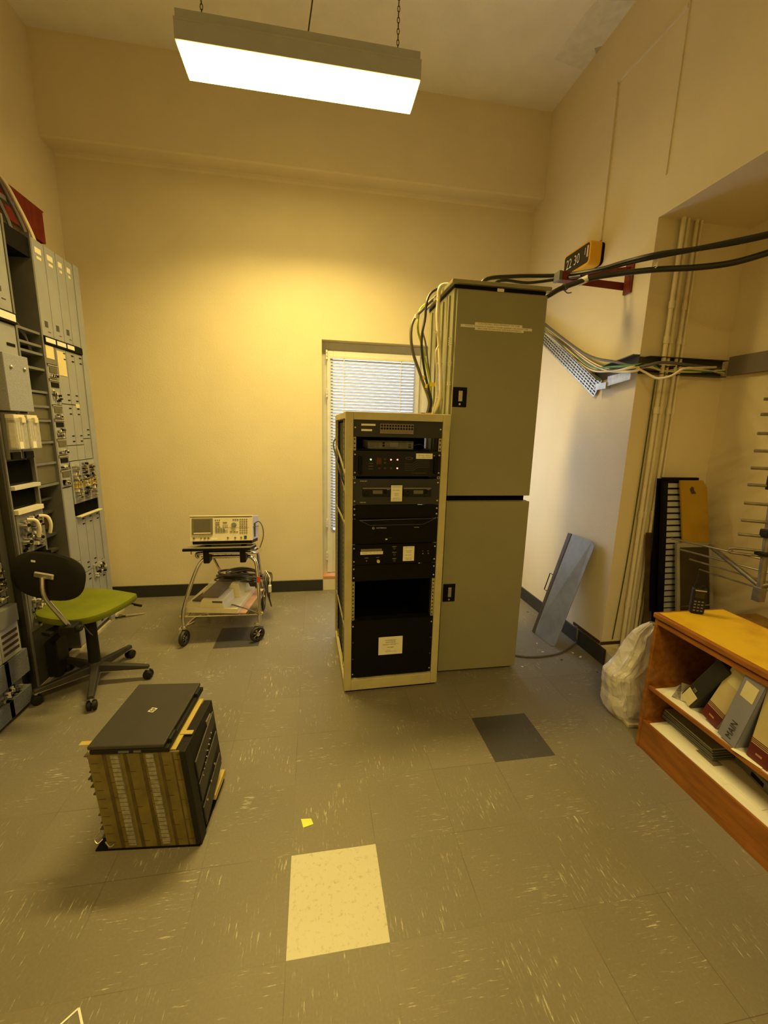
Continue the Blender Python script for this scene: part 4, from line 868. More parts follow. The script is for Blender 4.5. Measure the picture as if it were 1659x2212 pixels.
# column 1: circuit modules
ya,yb=cw_[0]
pn=module(fr,'lower_panel',ya,yb,1.845,1.95,GREYM); obj('paper_note',MB().box((FXL+.001,ya+.008,1.875),(FXL+.002,yb-.02,1.948)),mat('yellowed_note',C(226,186,90),.7),pn)
z=1.84; k=0
while z>1.11:
    h_=(.085,.15,.085,.12,.10,.09,.12)[k%7]; mo=module(fr,'circuit_module',ya,yb,max(z-h_,1.10)+.004,z,GREY)
    obj('bright_bar',MB().box((FXL,ya+.002,z-.006),(FXL+.008,yb-.002,z-.001)),CHROME,mo)
    obj('dark_window',MB().box((FXL,ya+.02,z-.045),(FXL+.004,yb-.012,z-.016)),BLACK if k%2 else OLIVE,mo)
    small(mo,ya+.01,yb-.005,max(z-h_,1.1)+.01,z-.05,40+k,10); z-=h_; k+=1
for za,zb_ in((.03,.60),(.604,1.095)): module(fr,'lower_panel',ya,yb,za,zb_,GREY)
# columns 2-4
def tall_panels(i,spec,latches=True):
    ya,yb=cw_[i]
    for za,zb_ in spec:
        pn=module(fr,'lower_panel',ya,yb,za,zb_,GREY)
        if latches and zb_-za>.2:
            m=MB()
            for zz in(za+.02,za+.055,zb_-.06,zb_-.025): m.box((FXL,yb-.035,zz),(FXL+.003,yb-.012,zz+.007))
            obj('latch',m,BLACK,pn)
tall_panels(1,[(1.62,1.95),(1.36,1.615),(1.26,1.355)]); tall_panels(2,[(1.62,1.95),(1.36,1.615),(1.26,1.355)]); tall_panels(3,[(1.40,1.95),(1.26,1.395)])
pn=[c for c in fr.children if c.name.startswith('lower_panel')][-1]
obj('paper_note',MB().box((FXL+.001,cw_[1][0]+.006,1.79),(FXL+.0025,cw_[1][1]-.015,1.935)),mat('yellowed_note',(.1,.1,.1)),fr)
obj('paper_note',MB().box((FXL+.001,cw_[2][1]-.05,1.60),(FXL+.0025,cw_[2][1]-.005,1.625)),mat('yellowed_note',(.1,.1,.1)),fr)
for i in(1,2,3):
    ya,yb=cw_[i]; mo=module(fr,'circuit_module',ya,yb,.98,1.255,GREY,dep=.018)
    small(mo,ya+.008,yb-.004,1.0,1.25,70+i,22,x=FXL+.006)
    m=MB()
    for q in range(9): m.box((FXL+.006,ya+.01,1.0+q*.028),(FXL+.034,yb-.01,1.002+q*.028))
    obj('edge_fin',m,CHROME,mo)
    for q in range(3): obj('yellow_fuse',MB().box((FXL+.006,ya+.012+q*.028,1.08),(FXL+.020,ya+.030+q*.028,1.125)),YELC,mo)
obj('empty_slot',MB().box((FXL-.011,2.97,.90),(FXL+.003,3.255,.975)),VOID,fr)
obj('slot_lip',MB().box((FXL-.01,2.97,.892),(FXL+.03,3.255,.898)),CREAM,fr)
tall_panels(1,[(.50,.888),(.06,.495)]); tall_panels(2,[(.50,.888),(.06,.495)]); tall_panels(3,[(.46,.888),(.06,.455)])
mo=module(fr,'circuit_module',3.10,3.255,.42,.52,GREY,dep=.02); small(mo,3.10,3.25,.42,.52,99,22,x=FXL+.008)
# open bay
ob_=thing('open_rack_bay','open dark rack bay with bare shelves between the two left equipment racks','rack',(FXL-.14,2.73,0))
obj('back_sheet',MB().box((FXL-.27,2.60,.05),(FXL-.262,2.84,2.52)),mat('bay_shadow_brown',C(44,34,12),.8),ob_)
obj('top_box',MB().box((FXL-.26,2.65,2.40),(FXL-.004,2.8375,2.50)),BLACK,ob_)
for zz in(2.0,1.93,1.885,1.80,1.672,1.59,1.51,1.385,1.262,1.135,1.045,.962,.82,.72,.58,.44,.30,.16): obj('shelf',MB().box((FXL-.255,2.64,zz-.006),(FXL-.004 if zz>1.1 else FXL-.05,2.8375,zz+.007)),GREYM if zz>1.1 else GREYD,ob_)  # lower shelves darker: the bay's shade is put into their colour
for za,zb_ in((1.52,1.66),(1.395,1.505),(1.27,1.38),(1.145,1.255)): obj('slot_plate',MB().box((FXL-.02,2.64,za),(FXL-.015,2.8375,zb_)),OLIVE,ob_)
for yy in(2.665,2.72,2.775): obj('rear_rod',MB().box((FXL-.2,yy,2.03),(FXL-.19,yy+.018,2.40)),GREYD,ob_)
for za in(.86,.62,.34): obj('brown_relay',MB().box((FXL-.2,2.67,za),(FXL-.07,2.82,za+.07)),mat('brown_bakelite',(.06,.028,.01),.5),ob_)
for k in range(3): cable([(FXL-.10,2.63,2.06-.02*k),(FXL-.06,2.69,2.06-.015*k),(FXL-.04,2.76,1.99-.01*k),(FXL-.04,2.785+.012*k,1.90)],.004,CABG,('upper','middle','lower')[k]+' thin grey wire arching across the open rack bay','wire',group='wires in the open rack bay')
# middle rack
mr=thing('telephone_rack','tall grey telephone rack with clear-covered modules, left of the open bay','rack',(FXL-.12,2.51,0))
obj('upright',MB().box((FXL-.045,2.385,.02),(FXL-.004,2.398,2.53)).box((FXL-.045,2.330,.02),(FXL-.036,2.398,2.53)),mat('dark_olive_upright',C(58,48,22),.5),mr)
obj('upright',MB().box((FXL-.02,2.398,.02),(FXL+.004,2.408,2.53)),GREYM,mr); obj('upright',MB().box((FXL-.23,2.622,.02),(FXL+.004,2.636,2.53)),GREYM,mr)
obj('core',MB().box((FXL-.22,2.41,.03),(FXL-.03,2.62,2.5)),GREYD,mr)
pn=module(mr,'upper_panel',2.41,2.62,2.06,2.53,GREY); obj('printed_mark',MB().box((FXL,2.53,2.145),(FXL+.002,2.555,2.17)).box((FXL,2.55,2.11),(FXL+.002,2.58,2.115)),GREYD,pn)
obj('designation_strip',MB().box((FXL-.005,2.41,2.0),(FXL+.014,2.62,2.055)),BLACK,mr); obj('strip_card',MB().box((FXL+.014,2.412,2.012),(FXL+.0155,2.612,2.048)),mat('bright_card',(.8,.8,.8)),mr)
pn=module(mr,'lower_panel',2.41,2.62,1.80,1.995,GREY); obj('dark_slot',MB().box((FXL,2.54,1.885),(FXL+.003,2.60,1.90)),BLACK,pn)
pf=thing('perforated_cover','pale perforated metal cover box with two knobs hung on the middle left rack','cover',(FXL,2.53,1.55))
obj('cover',MB().box((FXL+.004,2.41,1.555),(FXL+.055,2.595,1.835)),mat('perforated_grey',C(150,134,92),.5,var=.25,scale=260),pf,bevel=.003)
for yy in(2.455,2.555): obj('knob',MB().lathe((FXL+.055,yy,1.77),(1,0,0),[(.009,0),(.009,.006),(.005,.010)],14),STEEL,pf,smooth=True)
def plugin(ya,za,zb_,i,txt):
    t=thing('relay_module',txt,'module',(FXL+.01,ya+.05,za),'clear-covered relay modules on the middle left rack')
    obj('base',MB().box((FXL-.03,ya,za),(FXL+.02,ya+.092,zb_)),GREYM,t)
    obj('clear_cover',MB().box((FXL+.02,ya,za+.05),(FXL+.065,ya+.092,zb_-.03)),CLEAR,t,bevel=.006)
    m=MB(); 
    for k in range(4): m.box((FXL+.022,ya+.012+.018*k,za+.06),(FXL+.05,ya+.024+.018*k,zb_-.05))
    obj('contact_stack',m,CHROME,t)
    obj('tag_label',MB().box((FXL+.066,ya+.012,za+.055),(FXL+.067,ya+.04,za+.09)),PAPER,t); obj('top_clip',MB().box((FXL+.01,ya+.005,zb_-.03),(FXL+.06,ya+.088,zb_-.008)).box((FXL+.055,ya+.04,zb_-.05),(FXL+.075,ya+.07,zb_-.02)),CREAML,t,bevel=.003)
    obj('lower_window',MB().box((FXL+.02,ya+.006,za),(FXL+.03,ya+.07,za+.035)),BLACK,t)
plugin(2.412,1.31,1.545,0,'left clear-covered relay module below the perforated cover'); plugin(2.514,1.31,1.545,1,'right clear-covered relay module below the perforated cover')
def recess_shade(za,zb_,txt):
    tag(obj('black_box_or_recess',MB().box((FXL-.028,2.412,za),(FXL-.012,2.618,zb_)),VOID,bevel=.003),txt,'module')  # black plate in an open recess; the shade is put into its colour
recess_shade(1.18,1.295,'black plate painting the shade of the open recess under the clear-covered relay modules'); 
mo=module(mr,'bright_shelf',2.41,2.62,1.150,1.170,mat('pale_shelf_edge',(.6,.57,.5),.5),dep=.035)
recess_shade(1.055,1.14,'second black plate painting recess shade above the cream connector row')
mo=module(mr,'cream_shelf',2.41,2.62,1.02,1.045,CREAML,dep=.035)
mo=module(mr,'connector_plate',2.41,2.62,.80,1.015,GREYM,dep=.02); small(mo,2.42,2.61,.81,1.01,33,34,x=FXL+.008)
for yy in(2.46,2.56):
    for zz in(.96,.87): 
        obj('connector',MB().cyl((FXL,yy-.02,zz),(FXL+.045,yy-.02,zz),.015,n=14),CHROME,mo,smooth=True); obj('connector_core',MB().cyl((FXL+.045,yy-.02,zz),(FXL+.048,yy-.02,zz),.010,n=12),BLACK,mo)
    obj('bent_lead',MB().tube([(FXL+.02,yy+.01,.985),(FXL+.05,yy+.03,.975),(FXL+.06,yy+.036,.93),(FXL+.05,yy+.036,.88)],.009,n=10),CREAML,mo,smooth=True)
for yy,s in((2.415,'left'),(2.52,'right')):
    tag(obj('black_box_or_recess',MB().box((FXL-.03,yy,.64),(FXL+.035,yy+.092,.775)),VOID,bevel=.003),f'{s} black relay box just above the green chair back','module','black relay boxes above the chair')
mo=module(mr,'connector_plate',2.41,2.62,.36,.62,GREYM,dep=.02); small(mo,2.42,2.61,.37,.61,34,40,x=FXL+.008)
module(mr,'foot_panel',2.41,2.62,.02,.355,GREYD,dep=.01)
# near low rack
nr=thing('low_relay_rack','low grey relay rack with slotted covers at the left edge','rack',(FXL-.12,2.15,0))
obj('core',MB().box((FXL-.20,1.60,.03),(FXL-.03,2.27,.80)),GREYD,nr)
for i,(ya,yb) in enumerate(((2.13,2.262),(1.98,2.125),(1.80,1.975))):
    mo=module(nr,'connector_plate',ya,yb,.60,.81,GREYM,dep=.02); small(mo,ya+.005,yb-.005,.61,.80,50+i,26,x=FXL+.008)
    for q in range(4): obj('bright_bar',MB().box((FXL+.008,ya+.003,.63+.045*q),(FXL+.02,yb-.003,.635+.045*q)),CHROME,mo)
    mo=module(nr,'slotted_cover',ya,yb,.335,.50,GREY,dep=.05)
    for q in range(4): obj('dark_slot',MB().box((FXL+.038,ya+.012,.36+.032*q),(FXL+.0395,yb-.012,.375+.032*q)),BROWN,mo)
    module(nr,'box_cover',ya,yb,.505,.595,GREYM,dep=.06)
    module(nr,'ribbed_cover',ya-.004,yb+.03,.20,.33,mat('ribbed_grey',C(98,88,60),.6,bump=.5,bscale=120),dep=.055)
    mo=module(nr,'connector_plate',ya,yb,.125,.195,GREYM,dep=.03); small(mo,ya,yb,.125,.195,60+i,12,x=FXL+.018)
    module(nr,'foot_panel',ya-.004,yb+.03,.03,.12,mat('ribbed_grey',(.1,.1,.1)),dep=.05)
# red board on the wall above the racks + white cables
rb=thing('cable_duct','red painted cable duct running above the left racks','cable duct',(-1.75,3.1,2.66))
obj('duct_side',MB().box((-1.752,2.0,2.66),(-1.742,3.372,2.852)),REDW,rb); obj('duct_lip',MB().box((-1.83,2.0,2.852),(-1.742,3.385,2.858)),RED,rb); obj('end_wall',MB().box((-1.83,3.362,2.66),(-1.752,3.372,2.852)),REDW,rb)
obj('grey_ladder_rail',MB().box((-1.70,2.0,2.700),(-1.675,3.0,2.725)).box((-1.70,2.55,2.53),(-1.68,2.60,2.70)),GREYM,rb)
obj('support',MB().box((-1.82,2.6,2.52),(-1.76,2.64,2.66)).box((-1.82,3.30,2.5),(-1.76,3.34,2.66)),REDW,rb)
for i,(yy,m_) in enumerate(((2.78,CABG),(2.92,CABG),(2.99,CABC))):
    cable([(-1.735,2.30+.1*i,2.868),(-1.73,yy-.18,2.868),(-1.715,yy-.03,2.84),(-1.66,yy,2.70),(-1.62,yy+.01,2.58),(-1.60,yy+.01,2.50)],.011,m_,('nearest grey','middle grey','cream')[i]+' cable dropping over the red duct into the left racks')
# ================================================================ CHAIR
HX,HY=-1.275,2.455
ch=thing('office_chair','lime green swivel chair with a black oval backrest in front of the left racks','chair',(HX,HY,0))
bt=MB()
for k in range(5):
    a=R(2+72*k); d=V((math.cos(a),math.sin(a),0)); s_=V((-d.y,d.x,0)); c=V((HX,HY,0))
    m=MB(); p0,p1=c+d*.02,c+d*.285
    m.hexa([p0-s_*.024+Z3*.075,p0+s_*.024+Z3*.075,p1+s_*.015+Z3*.066,p1-s_*.015+Z3*.066,p0-s_*.020+Z3*.125,p0+s_*.020+Z3*.125,p1+s_*.012+Z3*.088,p1-s_*.012+Z3*.088])
    l_=obj('leg',m,PLASTG,ch,bevel=.005)
    obj('leg_rim',MB().tube([p0+s_*.024+Z3*.078,p1+s_*.016+Z3*.068],.002,n=5,smooth=False).tube([p0-s_*.024+Z3*.078,p1-s_*.016+Z3*.068],.002,n=5,smooth=False),STEEL,l_)
    w=c+d*.277; cs=obj('caster',MB().lathe(w+s_*-.026+Z3*.027,s_,[(.010,0),(.024,.004),(.027,.012),(.027,.021),(.012,.023),(.012,.029),(.027,.031),(.027,.040),(.024,.048),(.010,.052)],18),PLAST,ch,smooth=True)
    obj('caster_stem',MB().cyl(w+Z3*.045,w+Z3*.075,.008,n=10),CHROME,cs,smooth=True)
obj('hub',MB().lathe((HX,HY,.07),Z3,[(.035,0),(.040,.02),(.036,.06),(.028,.075)],20),PLASTG,ch,smooth=True)
obj('column',MB().lathe((HX,HY,.12),Z3,[(.031,0),(.029,.15),(.029,.27),(.022,.275),(.022,.31)],20),PLAST,ch,smooth=True)
SA=R(-22); SC_=V((-1.325,2.575,.445)); ST=MX.Translation(SC_+V((-.008,0,0)))@MX.Rotation(SA,4,'Z')@MX.Rotation(R(3),4,'X')
obj('mechanism',MB(ST).box((-.07,-.14,-.055),(.07,.08,-.030)).box((-.03,-.27,-.062),(.03,-.12,-.04)),PLAST,ch,bevel=.005)
def seat(T,sx,sy,zt,zb_,e=2.6,dome=.018,roll=.05):
    m=MB(T); NU,NV=40,7
    rings=[]
    for z_,sc in((zb_,.90),(zb_+.006,.97),((zb_+zt)/2,1.0),(zt-.010,.985),(zt-.002,.93)):
        rings.append([m._v((sx*sc*math.copysign(abs(math.cos(2*math.pi*i/NU))**(2/e),math.cos(2*math.pi*i/NU)),sy*sc*math.copysign(abs(math.sin(2*math.pi*i/NU))**(2/e),math.sin(2*math.pi*i/NU)),z_-roll*max(0,math.sin(2*math.pi*i/NU))**3)) for i in range(NU)])
    for A_,B_ in zip(rings,rings[1:]):
        for i in range(NU): m.bm.faces.new([A_[i],A_[(i+1)%NU],B_[(i+1)%NU],B_[i]])
    for s__ in(.75,.5,.25):
        r2=[m._v((sx*s__*math.copysign(abs(math.cos(2*math.pi*i/NU))**(2/e),math.cos(2*math.pi*i/NU)),sy*s__*math.copysign(abs(math.sin(2*math.pi*i/NU))**(2/e),math.sin(2*math.pi*i/NU)),zt+dome*(1-s__**2)*.4-roll*(max(0,math.sin(2*math.pi*i/NU))*s__)**3)) for i in range(NU)]
        for i in range(NU): m.bm.faces.new([rings[-1][i],rings[-1][(i+1)%NU],r2[(i+1)%NU],r2[i]])
        rings.append(r2)
    m.bm.faces.new(rings[-1]); m.bm.faces.new(rings[0][::-1]); return m
obj('seat',seat(ST,.228,.232,.032,-.022),LIME,ch,smooth=True,label='lime green fabric seat')
obj('seat_shell',seat(ST,.20,.21,-.018,-.036,dome=0),PLAST,ch,smooth=True)
BC=V((-1.325,2.235,.742)); BT=MX.Translation(BC)@MX.Rotation(R(-12),4,'Z')@MX.Rotation(R(82),4,'X')@MX.Rotation(R(-7),4,'Z')
obj('backrest_shell',seat(BT,.196,.120,.014,-.008,e=2.5,dome=.004,roll=0),PLAST,ch,smooth=True,label='black oval backrest shell')
obj('backrest_pad',seat(BT@MX.Translation((0,0,-.018)),.176,.112,.010,-.020,e=2.5,dome=0,roll=0),mat('black_fabric',(.018,.016,.012),.95,bump=.3,bscale=400),ch,smooth=True)
p=BT@V((-.005,.0,.020))
sp2=obj('backrest_bar',MB().tube([p+V((0,-.012,.0)),p+V((.0,-.02,-.07)),p+V((.01,-.01,-.13)),p+V((.035,.03,-.23)),p+V((.05,.06,-.30))],.012,n=10),CHROME,ch,smooth=True)
obj('bar_plate',MB(BT).box((-.055,-.010,.014),(.05,.022,.030)),CHROME,ch,bevel=.009,seg=3)
obj('maker_mark',MB(BT).box((-.085,.062,.0135),(-.062,.072,.0152)),WHITEI,ch)
q=p+V((.05,.06,-.30)); obj('clamp_block',MB().box(q+V((-.04,-.03,-.04)),q+V((.035,.05,.01))),PLAST,ch,bevel=.006)
obj('clamp_knob',MB().lathe(q+V((.035,0,-.012)),(1,-.2,0),[(.018,0),(.02,.012),(.014,.024)],14),PLAST,ch,smooth=True)
obj('height_lever',MB().tube([SC_+V((.08,.06,-.045)),SC_+V((.17,.10,-.05)),SC_+V((.24,.09,-.062))],.0045,n=8).tube([SC_+V((.20,.095,-.055)),SC_+V((.245,.088,-.063))],.008,n=8,smooth=False),PLAST,ch,smooth=True)
obj('tilt_lever',MB().tube([q+V((.04,.05,-.02)),q+V((.07,.04,-.06)),q+V((.09,.03,-.075))],.004,n=8),PLAST,ch,smooth=True)
# dark bags and tools on the floor behind the chair
for i,(x,y,s) in enumerate(((-1.60,2.50,'left'),(-1.53,2.56,'right'))):
    t=thing('black_box_file',f'{s} of two dark boxes standing on the floor behind the chair','box',(x,y,.026),'dark boxes behind the chair')
    obj('case',MB(MX.Translation((x,y,.027))@MX.Rotation(R(8*i-4),4,'Z')).box((-.03,-.06,0),(.032,.07,.24-.02*i)),PLAST,t,bevel=.006)
tl=thing('pliers','chrome pliers lying on the floor behind the chair lever','pliers',PZ(265,1328,0))
a=PZ(272,1330,.012); b=PZ(313,1324,.012); c=PZ(240,1326,.012)
obj('jaws',MB().hexa([a+V((0,-.008,-.006)),a+V((0,.010,-.006)),b+V((0,.004,-.004)),b+V((0,-.004,-.004)),a+V((0,-.008,.006)),a+V((0,.010,.006)),b+V((0,.004,.002)),b+V((0,-.004,.002))]),CHROME,tl,bevel=.002)
obj('handle',MB().tube([a,a+V((-.04,-.025,0)),a+V((-.10,-.03,0))],.006),PLAST,tl,smooth=True); obj('handle',MB().tube([a,a+V((-.04,.03,0)),a+V((-.11,.035,0))],.006),CHROME,tl,smooth=True)
# ================================================================ TROLLEY
CT=thing('hospital_trolley','chrome tube trolley with a wire shelf carrying test equipment near the back wall','trolley',(-.65,3.1,0))
fx_a,fx_b=-.90,-.395
tubeF=[(fx_a,2.855,.13),(fx_a,2.860,.24),(fx_a+.05,2.90,.42),(fx_a+.095,2.93,.54),(fx_a+.13,2.95,.585),(fx_a+.18,2.96,.60),(fx_b-.13,2.96,.60),(fx_b-.06,2.955,.595),(fx_b-.022,2.94,.56),(fx_b-.01,2.92,.48),(fx_b,2.88,.32),(fx_b,2.86,.13)]
obj('front_tube',MB().tube(tubeF,.0125,n=12,sub=5),CHROME,CT,smooth=True)
tubeR=[(fx_a+.20,3.40,.10),(fx_a+.17,3.36,.30),(fx_a+.12,3.28,.50),(fx_a+.13,3.20,.58),(fx_a+.18,3.16,.585),(fx_b-.10,3.16,.585),(fx_b-.05,3.20,.58),(fx_b-.045,3.28,.45),(fx_b-.04,3.38,.20),(fx_b-.04,3.40,.10)]
obj('rear_tube',MB().tube(tubeR,.0115,n=12,sub=5),CHROME,CT,smooth=True)
top=[(fx_a+.10,2.93,.61),(fx_a+.10,2.91,.640),(fx_a+.17,2.90,.648),(fx_b-.10,2.90,.648),(fx_b-.03,2.92,.635),(fx_b-.02,3.05,.61),(fx_b-.04,3.18,.585),(fx_a+.16,3.18,.585),(fx_a+.09,3.05,.60)]
obj('top_hoop',MB().tube(top,.011,n=10,closed=True),CHROME,CT,smooth=True)
for x in(fx_a+.165,fx_b-.10): obj('clamp',MB().box((x-.020,2.885,.575),(x+.020,2.975,.685)),PLAST,CT,bevel=.006)
obj('wire_shelf',MB().tube([(fx_a-.02,2.862,.205),(fx_b+.02,2.862,.195)],.0045,n=8,smooth=False).tube([(fx_a+.02,2.862,.205),(fx_a+.10,3.36,.205),(fx_b-.04,3.36,.2),(fx_b,2.862,.2)],.0045,n=8,smooth=False),CHROME,CT,smooth=True)
m=MB()
for k in range(9): x=fx_a+.06+k*.052; m.tube([(x,2.865,.203),(x+.02,3.36,.203)],.0022,n=5,smooth=False)
for z in(.612,.632): 
    m.tube([(fx_a+.12,2.93,z),(fx_b-.08,2.93,z)],.0035,n=6,smooth=False)
for x0_,x1_ in((-.72,-.66),(-.67,-.60),(-.63,-.64),(-.60,-.66),(-.56,-.62)): m.tube([(x0_,2.95,.655),(x1_,3.05,.56)],.0025,n=5,smooth=False)
obj('wire_grid',m,CHROME,CT)
for x in(fx_a,fx_b):
    for sgn in(-1,1): obj('end_knob',MB().lathe((x+sgn*.014,2.862,.205),(sgn,0,0),[(.006,0),(.010,.004),(.010,.010),(.005,.014)],12),YELC,CT,smooth=True)
def wheel(c,ax,r_,w_,name='wheel'):
    ax=V(ax).normalized(); c=V(c)
    t_=obj(name,MB().lathe(c-ax*w_/2,ax,[(r_-.018,0),(r_-.006,.0),(r_,w_*.35),(r_,w_*.65),(r_-.006,w_),(r_-.018,w_),(r_-.018,w_*.9),(r_-.018,.002)],26),RUBBER,CT,smooth=True)
    u=ax.orthogonal().normalized(); v_=ax.cross(u); m=MB()
    for k in range(6):
        a=k*math.pi/3; m.tube([c,c+(u*math.cos(a)+v_*math.sin(a))*(r_-.016)],.004 if r_<.08 else .002,n=5,smooth=False)
    m.cyl(c-ax*(w_*.6),c+ax*(w_*.6),.013,n=12); m.tube([c+(u*math.cos(q*math.pi/8)+v_*math.sin(q*math.pi/8))*(r_-.017) for q in range(16)],.0035,n=6,closed=True)
    obj('spokes',m,CHROME,t_,smooth=True); return t_
for x,rz_ in((fx_a,70),(fx_b-.015,25)):
    ax=V((math.cos(R(rz_-90+90)),math.sin(R(rz_-90+90)),0)) if x==fx_a else V((math.sin(R(35)),-math.cos(R(35)),0))
    if x==fx_a: ax=V((math.cos(R(-15)),math.sin(R(-15)),0))
    c=V((x,2.845,.056)); wheel(c,ax,.056,.026)
    obj('fork',MB().hexa([c-ax*.020+V((-.006,-.012,0)),c-ax*.017+V((-.006,.012,0)),c-ax*.014+V((.006,.012,0)),c-ax*.020+V((.006,-.012,0)),c-ax*.020+V((-.012,-.018,.072)),c-ax*.017+V((-.012,.018,.072)),c-ax*.014+V((.012,.018,.072)),c-ax*.020+V((.012,-.018,.072))]).cyl((x,2.857,.118),(x,2.857,.14),.019,n=14),CHROME,CT,bevel=.002)
for x in(fx_a+.20,fx_b-.035): wheel((x,3.40,.105),(1,0,0),.105,.018)
# printer
pr=thing('dot_matrix_printer','cream dot matrix printer with a brown ribbon cover lying on the trolley shelf','printer',(-.66,3.05,.21))
PT=MX.Translation((-.695,3.08,.212))@MX.Rotation(R(-9),4,'Z')
obj('base',MB(PT).box((-.20,-.20,0),(.19,.22,.040)),CREAM,pr,bevel=.004)
obj('front_hump',MB(PT).hexa([(-.085,-.20,.04),(.095,-.20,.04),(.11,.05,.04),(-.10,.05,.04),(-.06,-.20,.095),(.085,-.20,.095),(.095,.05,.105),(-.075,.05,.105)]),CREAM,pr,bevel=.004)
obj('slot',MB(PT).box((.015,-.2015,.078),(.085,-.199,.092)),OLIVE,pr)
obj('rear_hump',MB(PT).hexa([(-.15,.0,.04),(.15,.0,.04),(.15,.22,.04),(-.15,.22,.04),(-.10,.03,.135),(.12,.03,.135),(.12,.2,.145),(-.10,.2,.145)]),CREAM,pr,bevel=.004)
obj('ribbon_cover',MB(PT).slab([(-.085,-.16,.102),(.045,-.16,.102),(.085,.19,.152),(-.03,.19,.152)],(0,0,.006)),mat('brown_smoke_cover',C(112,88,50),.4,var=.15),pr,bevel=.002)
obj('side_plate',MB(PT).slab([(-.17,-.10,.045),(-.09,-.10,.045),(-.07,.15,.06),(-.13,.15,.06)],(0,0,.006)),mat('dark_brown_plate',C(78,58,22),.5),pr)
bd=thing('wooden_board','thin wooden board under the printer on the trolley shelf','board',(-.66,3.05,.2))
obj('board',MB(MX.Translation((-.655,3.10,.207))@MX.Rotation(R(-9),4,'Z')).box((-.19,-.21,0),(.203,.25,.0045)),mat('salmon_wood',C(214,150,82),.6,var=.15),bd)
cable([PT@V((.12,-.12,.03)),PT@V((.16,-.17,.05)),(-.42,2.85,.22),(-.39,2.88,.16)],.0045,CABG,'grey lead dangling from the printer front to the right trolley leg')
tag(obj('power_plug',MB().box((-.345,3.02,.295),(-.325,3.05,.345)).tube([(-.335,3.035,.345),(-.335,3.05,.40),(-.37,3.1,.44)],.004),CREAML,bevel=.003),'cream mains plug hanging off the right side of the trolley','plug')
rr=rng(3)
for i in range(9):
    c=V((-.59+rr.uniform(-.03,.05),3.22+rr.uniform(-.04,.04),.352+.005*i)); ra,rb_=rr.uniform(.10,.15),rr.uniform(.035,.07); tl_=rr.uniform(-.2,.2)
    m=MB().tube([c+V((ra*math.cos(q*math.pi/6),rb_*math.sin(q*math.pi/6),.012*math.sin(q*math.pi/6+i)+.12*(0 if math.cos(q*math.pi/6)<.2 else -.3*math.cos(q*math.pi/6)**2))) for q in range(12)],.0085,n=6,closed=True)
    tag(obj('coiled_cable',m,(CABG,CAB,CABB)[i%3],smooth=True),('lowest','second lowest','third','fourth','middle','sixth','seventh','second highest','topmost')[i]+' loop of the cable heap on the printer','cable','cable heap on top of the printer')
for i in range(4):
    r_=.07+.012*i; c=V((-.385+.01*i,3.22,.30-.02*i))
    tag(obj('hanging_loop',MB().tube([c+V((.012*math.sin(q),r_*.8*math.cos(q*math.pi/6),r_*1.3*math.sin(q*math.pi/6))) for q in range(12)],.0038,n=6,closed=True),(CABG,CAB)[i%2],smooth=True),('smallest','second','third','largest')[i]+' cable loop hanging at the right side of the trolley','cable','cable loops at the trolley side')
# laptop-like slab and analyzer
kb=thing('flat_instrument','slim black flat unit with a pale top edge lying under the analyser on the trolley','instrument',(-.65,2.98,.68))
FT=MX.Translation((0,2.84,.690))@MX.Rotation(R(-11.5),4,'X')@MX.Translation((0,-2.84,-.690))
obj('lower_shell',MB(FT).box((-.872,2.84,.678),(-.435,3.14,.695)),BLACK,kb,bevel=.003); obj('upper_shell',MB(FT).box((-.868,2.842,.695),(-.437,3.14,.703)),STEEL,kb,bevel=.002)
obj('prop',MB().cyl((-.825,2.87,.65),(-.825,2.87,.678),.004),STEEL,kb)
AT=MX.Translation((-.838,2.90,.73))@MX.Rotation(R(.5),4,'Z')@MX.Rotation(R(-11.5),4,'X')
az=thing('spectrum_analyser','cream spectrum analyser with a grey screen and many buttons on top of the trolley','test instrument',(-.63,3.0,.705))
AW,AH=.412,.176
obj('case',MB(AT).box((.004,.012,.002),(AW-.004,.36,AH-.002)),mat('light_case',C(196,168,120),.5),az,bevel=.003)
fp=obj('front_bezel',MB(AT).box((0,0,0),(AW,.014,AH)),CREAML,az,bevel=.003)
obj('top_trim',MB(AT).box((.003,-.001,AH-.012),(AW-.003,.012,AH-.006)),OLIVE,fp)
obj('foot_bar',MB(AT).box((.012,.02,-.022),(AW-.008,.34,0)),BLACK,az,bevel=.003)
s=obj('screen_bezel',MB(AT).box((.015,-.006,.047),(.150,0,.158)),mat('olive_bezel',C(110,95,45),.5),fp,bevel=.003)
obj('screen_glass',MB(AT).box((.030,-.0075,.066),(.135,-.005,.148)),SCRN,s); obj('screen_sill',MB(AT).box((.028,-.009,.052),(.137,-.005,.060)),CREAML,s)
def an_box(nm,x0_,x1_,z0_,z1_,m_,dep=.003): return MB(AT).box((x0_,-dep,z0_),(x1_,0,z1_))
def btns(nm,xs,zs,w_,h_,m_):
    m=MB(AT)
    for x in xs:
        for z in zs: m.box((x,-.003,z),(x+w_,0,z+h_))
    obj(nm,m,m_,fp)
bgm=mat('button_brown',C(112,92,45),.5)
btns('keypad',[.325+.014*k for k in range(4)],[.083,.098,.113,.129,.145],.010,.005,bgm)
btns('keypad',[.325+.014*k for k in range(4)],[.053,.068],.010,.004,bgm); btns('keypad',[.28+.014*k for k in range(3)],[.143],.010,.007,bgm)
btns('mode_buttons',[.166],[.110,.125],.028,.005,bgm); btns('mode_buttons',[.215],[.125],.028,.005,bgm); btns('mode_buttons',[.166,.186],[.095],.012,.005,bgm); btns('mode_buttons',[.163+.013*k for k in range(3)],[.143],.008,.004,bgm)
